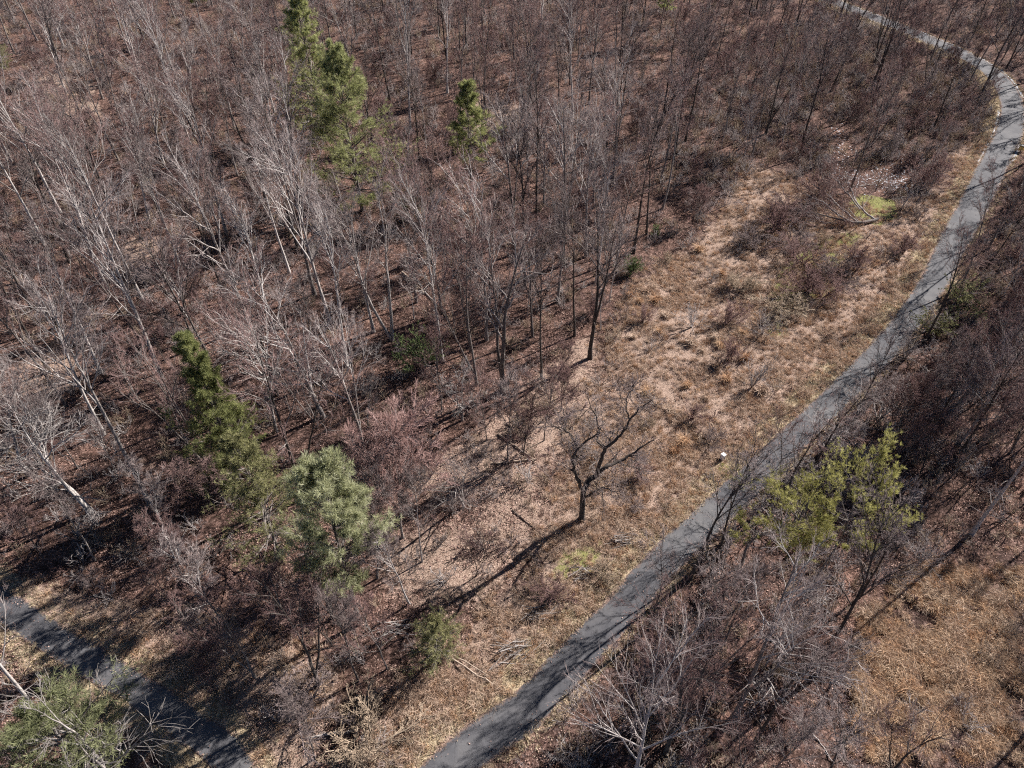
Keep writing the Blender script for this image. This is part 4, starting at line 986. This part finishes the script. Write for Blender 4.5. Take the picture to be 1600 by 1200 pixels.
# ------------------------------------------------------------------ old snow in the shaded hollow and along the road
def snow_lump(seed):
    r = np.random.default_rng(seed); k = 9; a = np.arange(k) * 2 * np.pi / k
    ro = r.uniform(.6, 1.3, k); V = [(0, 0, .10)]
    for f, z in ((.55, .075), (1.0, -.03)):
        for i in range(k): V.append((math.cos(a[i]) * ro[i] * f, math.sin(a[i]) * ro[i] * f, z * r.uniform(.7, 1.2)))
    i = np.arange(k); j = (i + 1) % k
    return mesh_np('snow_lump', np.array(V), [np.stack([1 + i, 1 + k + i, 1 + k + j, 1 + j], 1), np.stack([np.zeros(k, int), 1 + i, 1 + j], 1)], SNOW, smooth=True)
LUMP = [snow_lump(k) for k in range(5)]
sp = []
for cx, cy, sx, sy, n in [(1312, 225, 10, 22, 160), (1332, 268, 16, 12, 200), (1395, 262, 18, 16, 220), (1375, 245, 8, 10, 60), (1415, 282, 10, 8, 70)]:
    for _ in range(n):
        px, py = rt.normal(cx, sx), rt.normal(cy, sy); sp.append(at(px, py)[:2])
sp = np.array(sp); scatter('hollow_snow', sp[:, 0], sp[:, 1], LUMP, .04, .2, 'broken patches of old snow in the shaded hollow', 'snow', .05)
sp = []
T = np.gradient(ROAD_MAIN, axis=0); T /= np.linalg.norm(T, axis=1)[:, None]; Nn = np.stack([-T[:, 1], T[:, 0]], 1)
RW = widen(ROAD_MAIN)
rpx, rpy = topx(ROAD_MAIN[:, 0], ROAD_MAIN[:, 1])
for k in range(len(ROAD_MAIN)):
    ipx, ipy = rpx[k], rpy[k]; after = k > np.argmax(rpx)
    for side, ok, n in ((1, (not after and 175 < ipy < 262) or (after and ipy < 88), 34 if not after else 30), (-1, (after and ipy < 150) or (not after and 222 < ipy < 246), 30)):
        if not ok: continue
        for _ in range(n):
            p = ROAD_MAIN[k] + Nn[k] * side * (W_MAIN * RW[k] + .02 + abs(rt.normal(0, .16))) + T[k] * rt.uniform(-.8, .8); sp.append(p)
sp = np.array(sp); scatter('verge_snow', sp[:, 0], sp[:, 1], LUMP, .05, .15, 'thin line of old snow along the edges of the far road', 'snow', .05, -.03)

# ------------------------------------------------------------------ small things by the road
def box_mesh(name, sx, sy, sz, bev, mat, z0=0.0):
    import bmesh
    bm = bmesh.new(); bmesh.ops.create_cube(bm, size=1)
    for v in bm.verts: v.co.x *= sx; v.co.y *= sy; v.co.z = (v.co.z + .5) * sz + z0
    bmesh.ops.bevel(bm, geom=bm.edges[:], offset=bev, segments=2, affect='EDGES'); me = bpy.data.meshes.new(name); bm.to_mesh(me); bm.free(); me.materials.append(mat); return me
WHITE = simple_mat('white_paint', [(.2, (.62, .63, .66)), (.8, (.82, .83, .85))], 4, .5, .4)
YELLOW = simple_mat('yellow_paint', [(.2, (.62, .42, .12)), (.8, (.78, .58, .22))], 4, .5, .4)
BLACK = simple_mat('black_plastic', [(.2, (.02, .02, .022)), (.8, (.045, .045, .05))], 4, .5, .4)
x, y, z = at(1129, 716)
e = bpy.data.objects.new('utility_pedestal', None); C.objects.link(e); e.location = (x, y, z); e.rotation_euler = (0, 0, .6)
link('base', box_mesh('base', .52, .52, .16, .02, BLACK, -.05), e); link('body', box_mesh('body', .46, .46, .80, .04, WHITE, .11), e); link('lid', box_mesh('lid', .52, .52, .12, .03, WHITE, .912), e)
tag(e, 'small white utility box standing in the grass near the road', 'utility box')
x, y, z = at(1594, 237)
e = bpy.data.objects.new('roadside_box', None); C.objects.link(e); e.location = (x, y, z); e.rotation_euler = (0, 0, -.5)
link('post', box_mesh('post', .12, .12, .75, .01, LOG_PALE, -.1), e); link('body', box_mesh('body', 1.0, .7, .75, .05, YELLOW, .45), e); link('lid', box_mesh('lid', 1.08, .78, .14, .04, BLACK, 1.202), e)
tag(e, 'yellow box with black lid beside the bend in the road', 'roadside box')
